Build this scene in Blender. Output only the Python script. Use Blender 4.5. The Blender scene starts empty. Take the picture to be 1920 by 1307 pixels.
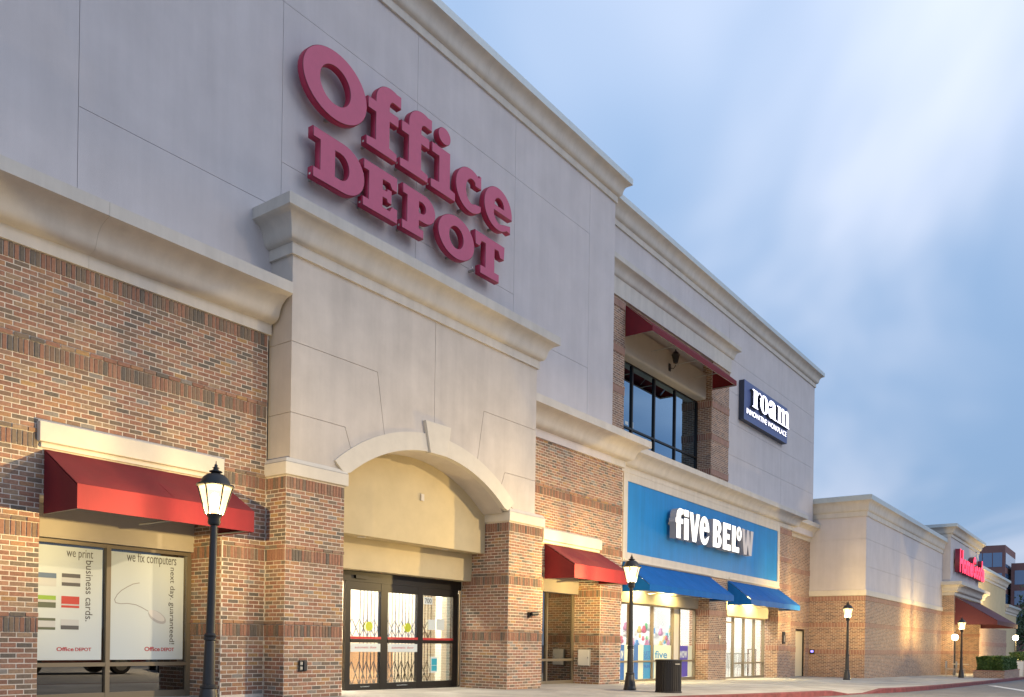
import bpy, bmesh, math, random
from mathutils import Vector, Matrix
random.seed(7)
R = math.radians
scene = bpy.context.scene
col = scene.collection

# ------------------------------------------------------------------ camera
YAW, ROLL, CAMH = .9341, .0147, 1.045
F_PX, CX, CY = 1593.5, 960.0, 1206.8
fw = Vector((math.sin(YAW), math.cos(YAW), 0)); rt = Vector((math.cos(YAW), -math.sin(YAW), 0)); up = Vector((0, 0, 1))
r2 = rt*math.cos(ROLL) + up*math.sin(ROLL); u2 = up*math.cos(ROLL) - rt*math.sin(ROLL)
cam = bpy.data.cameras.new('camera'); camo = bpy.data.objects.new('camera', cam); col.objects.link(camo)
camo.matrix_world = Matrix(((r2.x, u2.x, -fw.x, 0), (r2.y, u2.y, -fw.y, 0), (r2.z, u2.z, -fw.z, CAMH), (0, 0, 0, 1)))
cam.sensor_width = 36; cam.lens = F_PX/1920*36; cam.shift_y = (CY-653.5)/1920; cam.clip_end = 4000; cam.clip_start = .05
scene.camera = camo
C0 = Vector((0, 0, CAMH))

# ------------------------------------------------------------------ world, sun, exposure
SUN_EL, SUN_AZ = R(6), R(200)
w = bpy.data.worlds.new('World'); scene.world = w; w.use_nodes = True
nt = w.node_tree; nt.nodes.clear()
def wn(t, **k):
    n = nt.nodes.new(t)
    for a, b in k.items(): setattr(n, a, b)
    return n
out = wn('ShaderNodeOutputWorld'); bg = wn('ShaderNodeBackground')
sky = wn('ShaderNodeTexSky', sky_type='NISHITA'); sky.sun_disc = False; sky.sun_elevation = SUN_EL; sky.sun_rotation = SUN_AZ
sky.air_density = 1.0; sky.dust_density = .5; sky.ozone_density = 3.0
tc = wn('ShaderNodeTexCoord'); sep = wn('ShaderNodeSeparateXYZ'); nt.links.new(tc.outputs['Generated'], sep.inputs[0])
def math_n(op, a, b=None, clamp=False):
    n = wn('ShaderNodeMath', operation=op, use_clamp=clamp)
    for i, x in enumerate((a, b)):
        if x is None: continue
        if isinstance(x, (int, float)): n.inputs[i].default_value = x
        else: nt.links.new(x, n.inputs[i])
    return n.outputs[0]
# cloud deck seen in perspective: direction projected on a plane overhead
zc = math_n('ADD', math_n('MAXIMUM', sep.outputs[2], 0.0), .30)
px_ = math_n('DIVIDE', sep.outputs[0], zc); py_ = math_n('DIVIDE', sep.outputs[1], zc)
cmb = wn('ShaderNodeCombineXYZ'); nt.links.new(px_, cmb.inputs[0]); nt.links.new(py_, cmb.inputs[1])
mp0 = wn('ShaderNodeMapping'); nt.links.new(cmb.outputs[0], mp0.inputs[0]); mp0.inputs['Rotation'].default_value = (0, 0, R(-36))
mp = wn('ShaderNodeMapping'); nt.links.new(mp0.outputs[0], mp.inputs[0]); mp.inputs['Scale'].default_value = (.6, 1.3, 1); mp.inputs['Location'].default_value = (12.458, 14.836, 0)
no = wn('ShaderNodeTexNoise'); no.inputs['Scale'].default_value = 1.0; no.inputs['Detail'].default_value = 4; no.inputs['Roughness'].default_value = .52; no.inputs['Distortion'].default_value = .7
nt.links.new(mp.outputs[0], no.inputs[0])
rp = wn('ShaderNodeValToRGB'); rp.color_ramp.elements[0].position = .33; rp.color_ramp.elements[1].position = .70; rp.color_ramp.interpolation = 'EASE'
nt.links.new(no.outputs[0], rp.inputs[0])
skm = wn('ShaderNodeMix', data_type='RGBA', blend_type='MULTIPLY'); skm.inputs['Factor'].default_value = 1
nt.links.new(sky.outputs[0], skm.inputs['A']); skm.inputs['B'].default_value = (1.0, 1.0, 1.0, 1)
blue = wn('ShaderNodeMix', data_type='RGBA'); blue.inputs['Factor'].default_value = .85
nt.links.new(skm.outputs['Result'], blue.inputs['A']); blue.inputs['B'].default_value = (2.7, 4.15, 6.5, 1)
cl = wn('ShaderNodeMix', data_type='RGBA'); nt.links.new(rp.outputs[0], cl.inputs['Factor'])
nt.links.new(blue.outputs['Result'], cl.inputs['A']); cl.inputs['B'].default_value = (6.0, 6.6, 8.0, 1)
elv = wn('ShaderNodeMapRange'); nt.links.new(sep.outputs[2], elv.inputs[0]); elv.inputs[1].default_value = 0; elv.inputs[2].default_value = .55; elv.inputs[3].default_value = .80; elv.inputs[4].default_value = 1.08
dus = wn('ShaderNodeMix', data_type='RGBA', blend_type='MULTIPLY'); dus.inputs['Factor'].default_value = 1; nt.links.new(cl.outputs['Result'], dus.inputs['A']); nt.links.new(elv.outputs[0], dus.inputs['B'])
nt.links.new(dus.outputs['Result'], bg.inputs[0]); bg.inputs[1].default_value = .1
nt.links.new(bg.outputs[0], out.inputs[0])

sun = bpy.data.lights.new('sun', 'SUN'); suno = bpy.data.objects.new('sun', sun); col.objects.link(suno)
sun.energy = .4; sun.angle = R(30); sun.color = (1, .96, .95)
# light travels from the sun (behind the camera, over the car park) onto the facade
sd = Vector((math.sin(SUN_AZ)*-1, -math.cos(SUN_AZ)*-1, 0))
suno.rotation_euler = Vector((-.35, .8, -.45)).to_track_quat('-Z', 'Y').to_euler(); suno.location = (10, -20, 20)
scene.view_settings.view_transform = 'Standard'; scene.view_settings.look = 'None'; scene.view_settings.gamma = 1
scene.view_settings.use_curve_mapping = False; scene.view_settings.exposure = 0.42
scene.render.engine = 'CYCLES'
scene.cycles.max_bounces = 6; scene.cycles.transparent_max_bounces = 12; scene.cycles.sample_clamp_indirect = 4

# ------------------------------------------------------------------ pixel -> place helpers
def ray(x, y):
    a, b = (x-CX)/F_PX, (y-CY)/F_PX
    return r2*a - u2*b + fw
def onY(x, y, Y): d = ray(x, y); return C0 + d*(Y/d.y)
def onX(x, y, X): d = ray(x, y); return C0 + d*(X/d.x)
def onZ(x, y, Z): d = ray(x, y); return C0 + d*((Z-CAMH)/d.z)
SL, SX0 = .0123, 15.4
def gz(X): return -SL*(max(-25, min(95, X))-SX0)          # sidewalk level falls gently to the right
def onG(x, y, dz=0):
    d = ray(x, y); t = (SL*SX0+dz-CAMH)/(d.z+SL*d.x); return C0 + d*t
def px(X, Y, Z):
    v = Vector((X, Y, Z))-C0; d = v.dot(fw); return (F_PX*v.dot(r2)/d+CX, CY-F_PX*v.dot(u2)/d, d)

# ------------------------------------------------------------------ materials
MATS = {}
def new_mat(name):
    m = bpy.data.materials.new(name); m.use_nodes = True
    MATS[name] = m
    return m, m.node_tree, m.node_tree.nodes['Principled BSDF']
def N(t, ty, **k):
    n = t.nodes.new(ty)
    for a, b in k.items(): setattr(n, a, b)
    return n
def plain(name, c, rough=.6, metal=0, noise=.0, nscale=8, bump=0, bscale=60, spec=.5, streak=0, coat=0):
    m, t, p = new_mat(name)
    p.inputs['Roughness'].default_value = rough; p.inputs['Metallic'].default_value = metal
    p.inputs['Specular IOR Level'].default_value = spec
    p.inputs['Base Color'].default_value = (*c, 1)
    if coat: p.inputs['Coat Weight'].default_value = coat; p.inputs['Coat Roughness'].default_value = .1
    tcn = N(t, 'ShaderNodeTexCoord')
    last = None
    if noise:
        n1 = N(t, 'ShaderNodeTexNoise'); n1.inputs['Scale'].default_value = nscale; n1.inputs['Detail'].default_value = 6; n1.inputs['Roughness'].default_value = .6
        t.links.new(tcn.outputs['Object'], n1.inputs['Vector'])
        mr = N(t, 'ShaderNodeMapRange'); mr.inputs[1].default_value = .3; mr.inputs[2].default_value = .7; mr.inputs[3].default_value = 1-noise; mr.inputs[4].default_value = 1+noise*.6
        t.links.new(n1.outputs[0], mr.inputs[0]); last = mr.outputs[0]
    if streak:
        mpn = N(t, 'ShaderNodeMapping'); mpn.inputs['Scale'].default_value = (2.2, 2.2, .16); t.links.new(tcn.outputs['Object'], mpn.inputs[0])
        n2 = N(t, 'ShaderNodeTexNoise'); n2.inputs['Scale'].default_value = 1.6; n2.inputs['Detail'].default_value = 5; n2.inputs['Roughness'].default_value = .65
        t.links.new(mpn.outputs[0], n2.inputs['Vector'])
        mr2 = N(t, 'ShaderNodeMapRange'); mr2.inputs[1].default_value = .35; mr2.inputs[2].default_value = .62; mr2.inputs[3].default_value = 1-streak; mr2.inputs[4].default_value = 1.03
        t.links.new(n2.outputs[0], mr2.inputs[0])
        if last is None: last = mr2.outputs[0]
        else:
            mu = N(t, 'ShaderNodeMath', operation='MULTIPLY'); t.links.new(last, mu.inputs[0]); t.links.new(mr2.outputs[0], mu.inputs[1]); last = mu.outputs[0]
    if last is not None:
        mx = N(t, 'ShaderNodeMix', data_type='RGBA', blend_type='MULTIPLY'); mx.inputs['Factor'].default_value = 1
        mx.inputs['A'].default_value = (*c, 1); t.links.new(last, mx.inputs['B']); t.links.new(mx.outputs['Result'], p.inputs['Base Color'])
    if bump:
        nb = N(t, 'ShaderNodeTexNoise'); nb.inputs['Scale'].default_value = bscale; nb.inputs['Detail'].default_value = 4
        t.links.new(tcn.outputs['Object'], nb.inputs['Vector'])
        bu = N(t, 'ShaderNodeBump'); bu.inputs['Strength'].default_value = bump; bu.inputs['Distance'].default_value = .01
        t.links.new(nb.outputs[0], bu.inputs['Height']); t.links.new(bu.outputs[0], p.inputs['Normal'])
    return m
def emit(name, c, s, base=None):
    m, t, p = new_mat(name)
    p.inputs['Base Color'].default_value = (*(base or c), 1); p.inputs['Emission Color'].default_value = (*c, 1); p.inputs['Emission Strength'].default_value = s
    p.inputs['Roughness'].default_value = .4
    return m
def glass(name, tint=(.9, .93, .92), refl=1.0, rough=.0, gc=(1, 1, 1)):
    m, t, p = new_mat(name); t.nodes.remove(p)
    o = t.nodes['Material Output']
    tr = N(t, 'ShaderNodeBsdfTransparent'); tr.inputs[0].default_value = (*tint, 1)
    gl = N(t, 'ShaderNodeBsdfGlossy'); gl.inputs[0].default_value = (*gc, 1); gl.inputs['Roughness'].default_value = rough
    fr = N(t, 'ShaderNodeFresnel'); fr.inputs[0].default_value = 1.6
    mu = N(t, 'ShaderNodeMath', operation='MULTIPLY', use_clamp=True); mu.inputs[1].default_value = refl; t.links.new(fr.outputs[0], mu.inputs[0])
    mx = N(t, 'ShaderNodeMixShader'); t.links.new(mu.outputs[0], mx.inputs[0]); t.links.new(tr.outputs[0], mx.inputs[1]); t.links.new(gl.outputs[0], mx.inputs[2])
    t.links.new(mx.outputs[0], o.inputs[0])
    return m
def brick_attr_mat(name):
    m, t, p = new_mat(name); p.inputs['Roughness'].default_value = .85
    at = N(t, 'ShaderNodeAttribute', attribute_name='bc')
    cr = N(t, 'ShaderNodeValToRGB'); cr.color_ramp.interpolation = 'CONSTANT'
    e = cr.color_ramp.elements
    stops = [(0, (.335, .165, .12)), (.13, (.30, .138, .10)), (.25, (.265, .15, .115)), (.38, (.35, .175, .105)), (.50, (.255, .118, .088)), (.60, (.215, .125, .095)),
             (.70, (.31, .19, .135)), (.78, (.185, .125, .10)), (.86, (.14, .105, .093)), (.92, (.37, .20, .10)), (.96, (.24, .19, .18))]
    e[0].position = 0; e[0].color = (*stops[0][1], 1); e[1].position = stops[1][0]; e[1].color = (*stops[1][1], 1)
    for q, c in stops[2:]:
        x = e.new(q); x.color = (*c, 1)
    for x in e: x.color = (x.color[0]*.98, x.color[1]*1.10, x.color[2]*1.02, 1)
    t.links.new(at.outputs['Fac'], cr.inputs[0])
    tcn = N(t, 'ShaderNodeTexCoord'); n1 = N(t, 'ShaderNodeTexNoise'); n1.inputs['Scale'].default_value = 26; n1.inputs['Detail'].default_value = 6; n1.inputs['Roughness'].default_value = .7
    geo = N(t, 'ShaderNodeNewGeometry'); t.links.new(geo.outputs['Position'], n1.inputs['Vector'])
    mr = N(t, 'ShaderNodeMapRange'); mr.inputs[1].default_value = .3; mr.inputs[2].default_value = .7; mr.inputs[3].default_value = .72; mr.inputs[4].default_value = 1.22
    t.links.new(n1.outputs[0], mr.inputs[0])
    mx = N(t, 'ShaderNodeMix', data_type='RGBA', blend_type='MULTIPLY'); mx.inputs['Factor'].default_value = 1
    t.links.new(cr.outputs[0], mx.inputs['A']); t.links.new(mr.outputs[0], mx.inputs['B']); t.links.new(mx.outputs['Result'], p.inputs['Base Color'])
    bu = N(t, 'ShaderNodeBump'); bu.inputs['Strength'].default_value = .5; bu.inputs['Distance'].default_value = .004
    t.links.new(n1.outputs[0], bu.inputs['Height']); t.links.new(bu.outputs[0], p.inputs['Normal'])
    return m
def brick_tex_mat(name, soldier=False, tint=1.0):
    m, t, p = new_mat(name); p.inputs['Roughness'].default_value = .85
    uv = N(t, 'ShaderNodeTexCoord'); mpn = N(t, 'ShaderNodeMapping')
    t.links.new(uv.outputs['UV'], mpn.inputs[0])
    b = N(t, 'ShaderNodeTexBrick')
    b.inputs['Scale'].default_value = 1; b.inputs['Mortar Size'].default_value = .0068; b.inputs['Mortar Smooth'].default_value = .1; b.inputs['Bias'].default_value = -.1
    if soldier:
        b.offset = 0; b.inputs['Brick Width'].default_value = .0677; b.inputs['Row Height'].default_value = 5.0
    else:
        b.offset = .5; b.inputs['Brick Width'].default_value = .2032; b.inputs['Row Height'].default_value = .0677
    def c(q): return tuple(x*tint for x in q)+(1,)
    if soldier:
        b.inputs['Color1'].default_value = c((.30, .135, .09)); b.inputs['Color2'].default_value = c((.23, .10, .075))
    else:
        b.inputs['Color1'].default_value = c((.35, .20, .125)); b.inputs['Color2'].default_value = c((.155, .095, .075))
    b.inputs['Mortar'].default_value = (.62, .54, .45, 1)
    t.links.new(mpn.outputs[0], b.inputs[0])
    n1 = N(t, 'ShaderNodeTexNoise'); n1.inputs['Scale'].default_value = 3.0; n1.inputs['Detail'].default_value = 8; n1.inputs['Roughness'].default_value = .75
    t.links.new(uv.outputs['UV'], n1.inputs['Vector'])
    mr = N(t, 'ShaderNodeMapRange'); mr.inputs[1].default_value = .3; mr.inputs[2].default_value = .7; mr.inputs[3].default_value = .78; mr.inputs[4].default_value = 1.18
    t.links.new(n1.outputs[0], mr.inputs[0])
    mx = N(t, 'ShaderNodeMix', data_type='RGBA', blend_type='MULTIPLY'); mx.inputs['Factor'].default_value = 1
    t.links.new(b.outputs[0], mx.inputs['A']); t.links.new(mr.outputs[0], mx.inputs['B']); t.links.new(mx.outputs['Result'], p.inputs['Base Color'])
    bu = N(t, 'ShaderNodeBump'); bu.invert = True; bu.inputs['Strength'].default_value = .6; bu.inputs['Distance'].default_value = .008
    t.links.new(b.outputs['Fac'], bu.inputs['Height']); t.links.new(bu.outputs[0], p.inputs['Normal'])
    return m
M_BRICK = brick_attr_mat('brick')
M_BTEX = brick_tex_mat('brick_courses'); M_STEX = brick_tex_mat('soldier_courses', True)
M_MORTAR = plain('mortar', (.66, .59, .51), .95, noise=.15, nscale=20, bump=.3)
M_STUCCO = plain('stucco', (.575, .535, .535), .92, noise=.07, nscale=1.1, bump=.4, bscale=120, streak=.03)
M_STUCCO2 = plain('stucco_pilaster', (.56, .51, .465), .92, noise=.12, nscale=1.3, bump=.25, bscale=90, streak=.05)
M_CORN = plain('cornice_paint', (.58, .54, .485), .8, noise=.06, nscale=3, bump=.12, bscale=80, streak=.08)
M_TRIM = plain('trim_stone', (.62, .575, .50), .85, noise=.06, nscale=4, bump=.12, bscale=90)
M_CAPMETAL = plain('coping_metal', (.50, .55, .56), .45, .3, noise=.05)
M_CONC = plain('concrete', (.40, .385, .355), .9, noise=.18, nscale=1.1, bump=.25, bscale=50)
def concrete_mat():
    m = plain('sidewalk_concrete', (.41, .395, .365), .9, noise=.14, nscale=.9, bump=.25, bscale=50); t = m.node_tree; p = t.nodes['Principled BSDF']
    src = p.inputs['Base Color'].links[0].from_socket; tcn = N(t, 'ShaderNodeNewGeometry')
    vo = N(t, 'ShaderNodeTexVoronoi'); vo.inputs['Scale'].default_value = 1.3; t.links.new(tcn.outputs['Position'], vo.inputs['Vector'])
    mr = N(t, 'ShaderNodeMapRange'); mr.inputs[1].default_value = .03; mr.inputs[2].default_value = .055; mr.inputs[3].default_value = .55; mr.inputs[4].default_value = 1; t.links.new(vo.outputs['Distance'], mr.inputs[0])
    n2 = N(t, 'ShaderNodeTexNoise'); n2.inputs['Scale'].default_value = .45; n2.inputs['Detail'].default_value = 7; n2.inputs['Roughness'].default_value = .7; n2.inputs['Distortion'].default_value = 1.2; t.links.new(tcn.outputs['Position'], n2.inputs['Vector'])
    m2 = N(t, 'ShaderNodeMapRange'); m2.inputs[1].default_value = .42; m2.inputs[2].default_value = .60; m2.inputs[3].default_value = .74; m2.inputs[4].default_value = 1.04; t.links.new(n2.outputs[0], m2.inputs[0])
    mu = N(t, 'ShaderNodeMath', operation='MULTIPLY'); t.links.new(mr.outputs[0], mu.inputs[0]); t.links.new(m2.outputs[0], mu.inputs[1])
    mx = N(t, 'ShaderNodeMix', data_type='RGBA', blend_type='MULTIPLY'); mx.inputs['Factor'].default_value = 1; t.links.new(src, mx.inputs['A']); t.links.new(mu.outputs[0], mx.inputs['B']); t.links.new(mx.outputs['Result'], p.inputs['Base Color'])
    return m
M_WALK = concrete_mat()
M_ASPH = plain('asphalt', (.15, .15, .155), .9, noise=.25, nscale=1.5, bump=.5, bscale=120)
M_PAINTW = plain('road_paint', (.62, .62, .60), .8, noise=.25, nscale=6)
M_KERB = plain('kerb_red_paint', (.17, .045, .05), .85, noise=.45, nscale=5, bump=.3)
M_RED = plain('awning_red', (.165, .006, .014), .8, noise=.12, nscale=2.5, bump=.25, bscale=260, streak=.12)
M_MAROON = plain('awning_maroon', (.075, .010, .020), .75, noise=.06)
M_BLUE = plain('awning_blue', (.004, .11, .40), .85, spec=.2, noise=.10, nscale=2.5, bump=.2, bscale=260, streak=.10)
M_PANEL = plain('sign_blue', (.004, .21, .56), .5, noise=.08, nscale=1.2, streak=.12)
M_BRONZE = plain('bronze_frame', (.016, .014, .013), .4, .3)
M_TANFR = plain('tan_frame', (.20, .165, .115), .5, .3)
M_BLACK = plain('black_paint', (.018, .018, .019), .42, noise=.15, nscale=20)
M_IRON = plain('gate_iron', (.02, .018, .016), .5, .3)
M_SOFFIT = plain('header_stucco', (.46, .41, .34), .9, noise=.06, nscale=3, bump=.1)
M_YSTUC = plain('entry_stucco', (.53, .44, .27), .9, noise=.08, nscale=2, bump=.2, bscale=90)
M_GLASS = glass('window_glass', (.9, .93, .92), 1.3)
M_GLASSD = glass('tinted_glass', (.22, .25, .27), 3.2)
M_GLASSM = glass('clear_glass', (.95, .96, .95), .5)
M_GLASSU = glass('mirror_glass', (.10, .12, .14), 6.5, gc=(.30, .44, .58))
M_PAPER = plain('poster_paper', (.56, .63, .66), .7)
M_INKG = plain('ink_grey', (.10, .10, .105), .7)
M_INKR = plain('ink_red', (.42, .02, .03), .7)
M_LETF = plain('letter_face', (.52, .085, .17), .55, noise=.05)
M_LETS = plain('letter_side', (.46, .025, .08), .5)
M_LETE = plain('letter_edge', (.22, .025, .05), .5)
M_WHITE = plain('white_paint', (.72, .71, .67), .7)
M_GALV = plain('galvanised', (.38, .37, .34), .5, .5)
M_CREAM = plain('cream_door', (.62, .55, .40), .6)
M_LED = emit('lit_white_letter', (1.0, .98, .90), .85)
M_LEDB = emit('lit_roam_letter', (.86, .84, 1.0), 2.2)
M_LEDR = emit('lit_red_letter', (1.0, .015, .06), 1.8)
M_UNLIT = plain('unlit_letter', (.62, .58, .58), .5)
def glow_glass(name, c, s_):
    m, t, p = new_mat(name); t.nodes.remove(p); o = t.nodes['Material Output']
    tr = N(t, 'ShaderNodeBsdfTransparent'); em = N(t, 'ShaderNodeEmission'); em.inputs[0].default_value = (*c, 1); em.inputs[1].default_value = s_
    ad = N(t, 'ShaderNodeAddShader'); t.links.new(tr.outputs[0], ad.inputs[0]); t.links.new(em.outputs[0], ad.inputs[1]); t.links.new(ad.outputs[0], o.inputs[0]); return m
M_RETURN = plain('letter_return', (.30, .31, .36), .5)
M_LANT = glow_glass('lantern_glass', (1.0, .70, .32), .95)
M_BULB = emit('bulb', (1.0, .8, .5), 20)
M_TUBE = emit('ceiling_light', (1.0, .97, .88), 70.0)
M_TUBE2 = emit('ceiling_light_store', (1.0, .90, .70), 85.0)

# ------------------------------------------------------------------ mesh building
ROOT = {}
def root_of(o):
    while o.parent: o = o.parent
    return o
class MB:
    def __init__(s): s.v = []; s.f = []; s.m = []; s.b = []
    def quad(s, pts, m=0, bc=0.):
        i = len(s.v); s.v += [tuple(p) for p in pts]; s.f.append(tuple(range(i, i+len(pts)))); s.m.append(m); s.b.append(bc); return s
    def box(s, x0, x1, y0, y1, z0, z1, m=0, bc=0.):
        i = len(s.v)
        s.v += [(x0, y0, z0), (x1, y0, z0), (x1, y1, z0), (x0, y1, z0), (x0, y0, z1), (x1, y0, z1), (x1, y1, z1), (x0, y1, z1)]
        for q in ((0, 3, 2, 1), (4, 5, 6, 7), (0, 1, 5, 4), (1, 2, 6, 5), (2, 3, 7, 6), (3, 0, 4, 7)):
            s.f.append(tuple(i+k for k in q)); s.m.append(m); s.b.append(bc)
        return s
    def obox(s, c, ax, ay, az, m=0):
        i = len(s.v); c = Vector(c); ax, ay, az = Vector(ax)/2, Vector(ay)/2, Vector(az)/2
        for sz in (-1, 1):
            for sx, sy in ((-1, -1), (1, -1), (1, 1), (-1, 1)): s.v.append(tuple(c+ax*sx+ay*sy+az*sz))
        for q in ((0, 3, 2, 1), (4, 5, 6, 7), (0, 1, 5, 4), (1, 2, 6, 5), (2, 3, 7, 6), (3, 0, 4, 7)):
            s.f.append(tuple(i+k for k in q)); s.m.append(m); s.b.append(0)
        return s
    def prism(s, poly, y0, y1, m=0):           # poly: (x, z) counter-clockwise seen from -Y
        i = len(s.v); n = len(poly)
        s.v += [(x, y0, z) for x, z in poly] + [(x, y1, z) for x, z in poly]
        s.f.append(tuple(range(i, i+n))); s.f.append(tuple(range(i+2*n-1, i+n-1, -1)))
        for k in range(n): s.f.append((i+k, i+n+k, i+n+(k+1) % n, i+(k+1) % n))
        s.m += [m]*(n+2); s.b += [0]*(n+2); return s
    def lathe(s, prof, cx=0, cy=0, cz=0, n=16, m=0, rot=0., cap=True):
        i = len(s.v)
        for r_, z in prof:
            for k in range(n):
                a = rot+2*math.pi*k/n; s.v.append((cx+r_*math.cos(a), cy+r_*math.sin(a), cz+z))
        for j in range(len(prof)-1):
            for k in range(n):
                s.f.append((i+j*n+k, i+j*n+(k+1) % n, i+(j+1)*n+(k+1) % n, i+(j+1)*n+k)); s.m.append(m); s.b.append(0)
        if cap:
            s.f.append(tuple(i+k for k in range(n-1, -1, -1))); s.m.append(m); s.b.append(0)
            e = i+(len(prof)-1)*n; s.f.append(tuple(e+k for k in range(n))); s.m.append(m); s.b.append(0)
        return s
    def tube(s, pts, r_, n=6, m=0):
        pts = [Vector(p) for p in pts]; i = len(s.v)
        for j, p in enumerate(pts):
            d = (pts[min(j+1, len(pts)-1)]-pts[max(j-1, 0)]).normalized()
            a = d.orthogonal().normalized() if j == 0 else (a - d*a.dot(d)).normalized()
            b = d.cross(a)
            for k in range(n):
                t = 2*math.pi*k/n; s.v.append(tuple(p+(a*math.cos(t)+b*math.sin(t))*r_))
        for j in range(len(pts)-1):
            for k in range(n):
                s.f.append((i+j*n+k, i+j*n+(k+1) % n, i+(j+1)*n+(k+1) % n, i+(j+1)*n+k)); s.m.append(m); s.b.append(0)
        s.f.append(tuple(i+k for k in range(n-1, -1, -1))); e = i+(len(pts)-1)*n; s.f.append(tuple(e+k for k in range(n))); s.m += [m, m]; s.b += [0, 0]
        return s
    def mesh(s, name, mats, off=Vector((0, 0, 0)), smooth=False, recalc=True, bc=False):
        me = bpy.data.meshes.new(name)
        me.from_pydata([(x-off.x, y-off.y, z-off.z) for x, y, z in s.v], [], s.f)
        for m in (mats if isinstance(mats, (list, tuple)) else [mats]): me.materials.append(m)
        me.polygons.foreach_set('material_index', s.m)
        if recalc:
            b = bmesh.new(); b.from_mesh(me); bmesh.ops.recalc_face_normals(b, faces=b.faces); b.to_mesh(me); b.free()
        uvl = me.uv_layers.new(name='UVMap'); uvs = []
        for p in me.polygons:
            n = p.normal
            for li in p.loop_indices:
                c = me.vertices[me.loops[li].vertex_index].co
                x, y, z = c.x+off.x, c.y+off.y, c.z+off.z
                if abs(n.y) >= abs(n.x) and abs(n.y) >= abs(n.z): uvs += [x, z]
                elif abs(n.x) >= abs(n.z): uvs += [y, z]
                else: uvs += [x, y]
        uvl.data.foreach_set('uv', uvs)
        if bc:
            at = me.attributes.new('bc', 'FLOAT', 'FACE'); at.data.foreach_set('value', s.b)
        if smooth: me.polygons.foreach_set('use_smooth', [True]*len(me.polygons))
        me.update(); return me
def link(name, data, parent=None):
    o = bpy.data.objects.new(name, data); col.objects.link(o)
    if parent is not None: o.parent = parent
    return o
def tag(o, label=None, cat=None, group=None, kind=None):
    for k, v in (('label', label), ('category', cat), ('group', group), ('kind', kind)):
        if v: o[k] = v
    return o
def thing(name, loc, label, cat, group=None):
    o = link(name, None); o.location = loc; o.empty_display_size = .2; ROOT[o.name] = Vector(loc); return tag(o, label, cat, group)
def obj(name, mb, mats, parent=None, smooth=False, recalc=True, bc=False, kind=None, auto=None):
    off = ROOT.get(root_of(parent).name, Vector((0, 0, 0))) if parent else Vector((0, 0, 0))
    o = link(name, mb.mesh(name, mats, off, smooth, recalc, bc), parent)
    if kind: o['kind'] = kind
    if auto:
        for e in o.data.edges: pass
        o.data.set_sharp_from_angle(angle=R(auto))
    return o
def bevel(o, wd=.01, seg=2):
    m = o.modifiers.new('bevel', 'BEVEL'); m.width = wd; m.segments = seg; m.limit_method = 'ANGLE'; return o
def copy_tree(o, parent=None):
    c = o.copy(); col.objects.link(c); c.parent = parent
    for ch in list(o.children): copy_tree(ch, c)
    return c
def curve_mesh(contours, depth, bev=.0):
    cu = bpy.data.curves.new('outline', 'CURVE'); cu.dimensions = '2D'; cu.fill_mode = 'BOTH'; cu.extrude = depth/2-bev
    if bev: cu.bevel_depth = bev; cu.bevel_resolution = 0; cu.offset = -bev
    for c in contours:
        sp = cu.splines.new('POLY'); sp.points.add(len(c)-1)
        for p_, q in zip(sp.points, c): p_.co = (q[0], q[1], 0, 1)
        sp.use_cyclic_u = True
    return eval_curve(cu)
def eval_curve(cu):
    o = bpy.data.objects.new('tmp', cu); col.objects.link(o); dg = bpy.context.evaluated_depsgraph_get(); dg.update()
    me = bpy.data.meshes.new_from_object(o.evaluated_get(dg)); bpy.data.objects.remove(o); bpy.data.curves.remove(cu); return me
def text_raw(body, depth, offset=0, space=1.0):
    cu = bpy.data.curves.new('text', 'FONT'); cu.body = body; cu.extrude = depth/2; cu.offset = offset; cu.space_character = space; cu.resolution_u = 4
    return eval_curve(cu)
def place_flat(name, me, yfront, depth, mats, parent, xf=None, split=True):
    """mesh drawn in its XY plane is stood up on a wall facing -Y; xf maps (x, y) -> (X, Z)"""
    off = ROOT[root_of(parent).name]
    me.name = name
    for v in me.vertices:
        a, b = (v.co.x, v.co.y) if xf is None else xf(v.co.x, v.co.y)
        v.co = (a-off.x, yfront+depth/2-v.co.z-off.y, b-off.z)
    me.materials.clear()
    ml = mats if isinstance(mats, (list, tuple)) else [mats]
    for m in ml: me.materials.append(m)
    me.update()
    if len(ml) > 1:
        for p in me.polygons: p.material_index = 0 if p.normal.y < -.9 else (2 if len(ml) > 2 and p.normal.y < -.2 else 1)
    else:
        for p in me.polygons: p.material_index = 0
    return link(name, me, parent)
def text_fit(name, body, X0, X1, Z0, Z1, yfront, depth, mats, parent, offset=0, rot=False, space=1.0):
    me = text_raw(body, depth, offset, space)
    xs = [v.co.x for v in me.vertices]; ys = [v.co.y for v in me.vertices]
    x0, x1, y0, y1 = min(xs), max(xs), min(ys), max(ys)
    if rot:      # reads downwards: text x runs down, text y runs right
        xf = lambda x, y: (X0+(y-y0)/(y1-y0)*(X1-X0), Z1-(x-x0)/(x1-x0)*(Z1-Z0))
    else:
        xf = lambda x, y: (X0+(x-x0)/(x1-x0)*(X1-X0), Z0+(y-y0)/(y1-y0)*(Z1-Z0))
    return place_flat(name, me, yfront, depth, mats, parent, xf)
def arc(cx, cz, rx, rz, a0, a1, n=14):
    return [(cx+rx*math.cos(R(a0+(a1-a0)*k/n)), cz+rz*math.sin(R(a0+(a1-a0)*k/n))) for k in range(n+1)]

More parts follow.
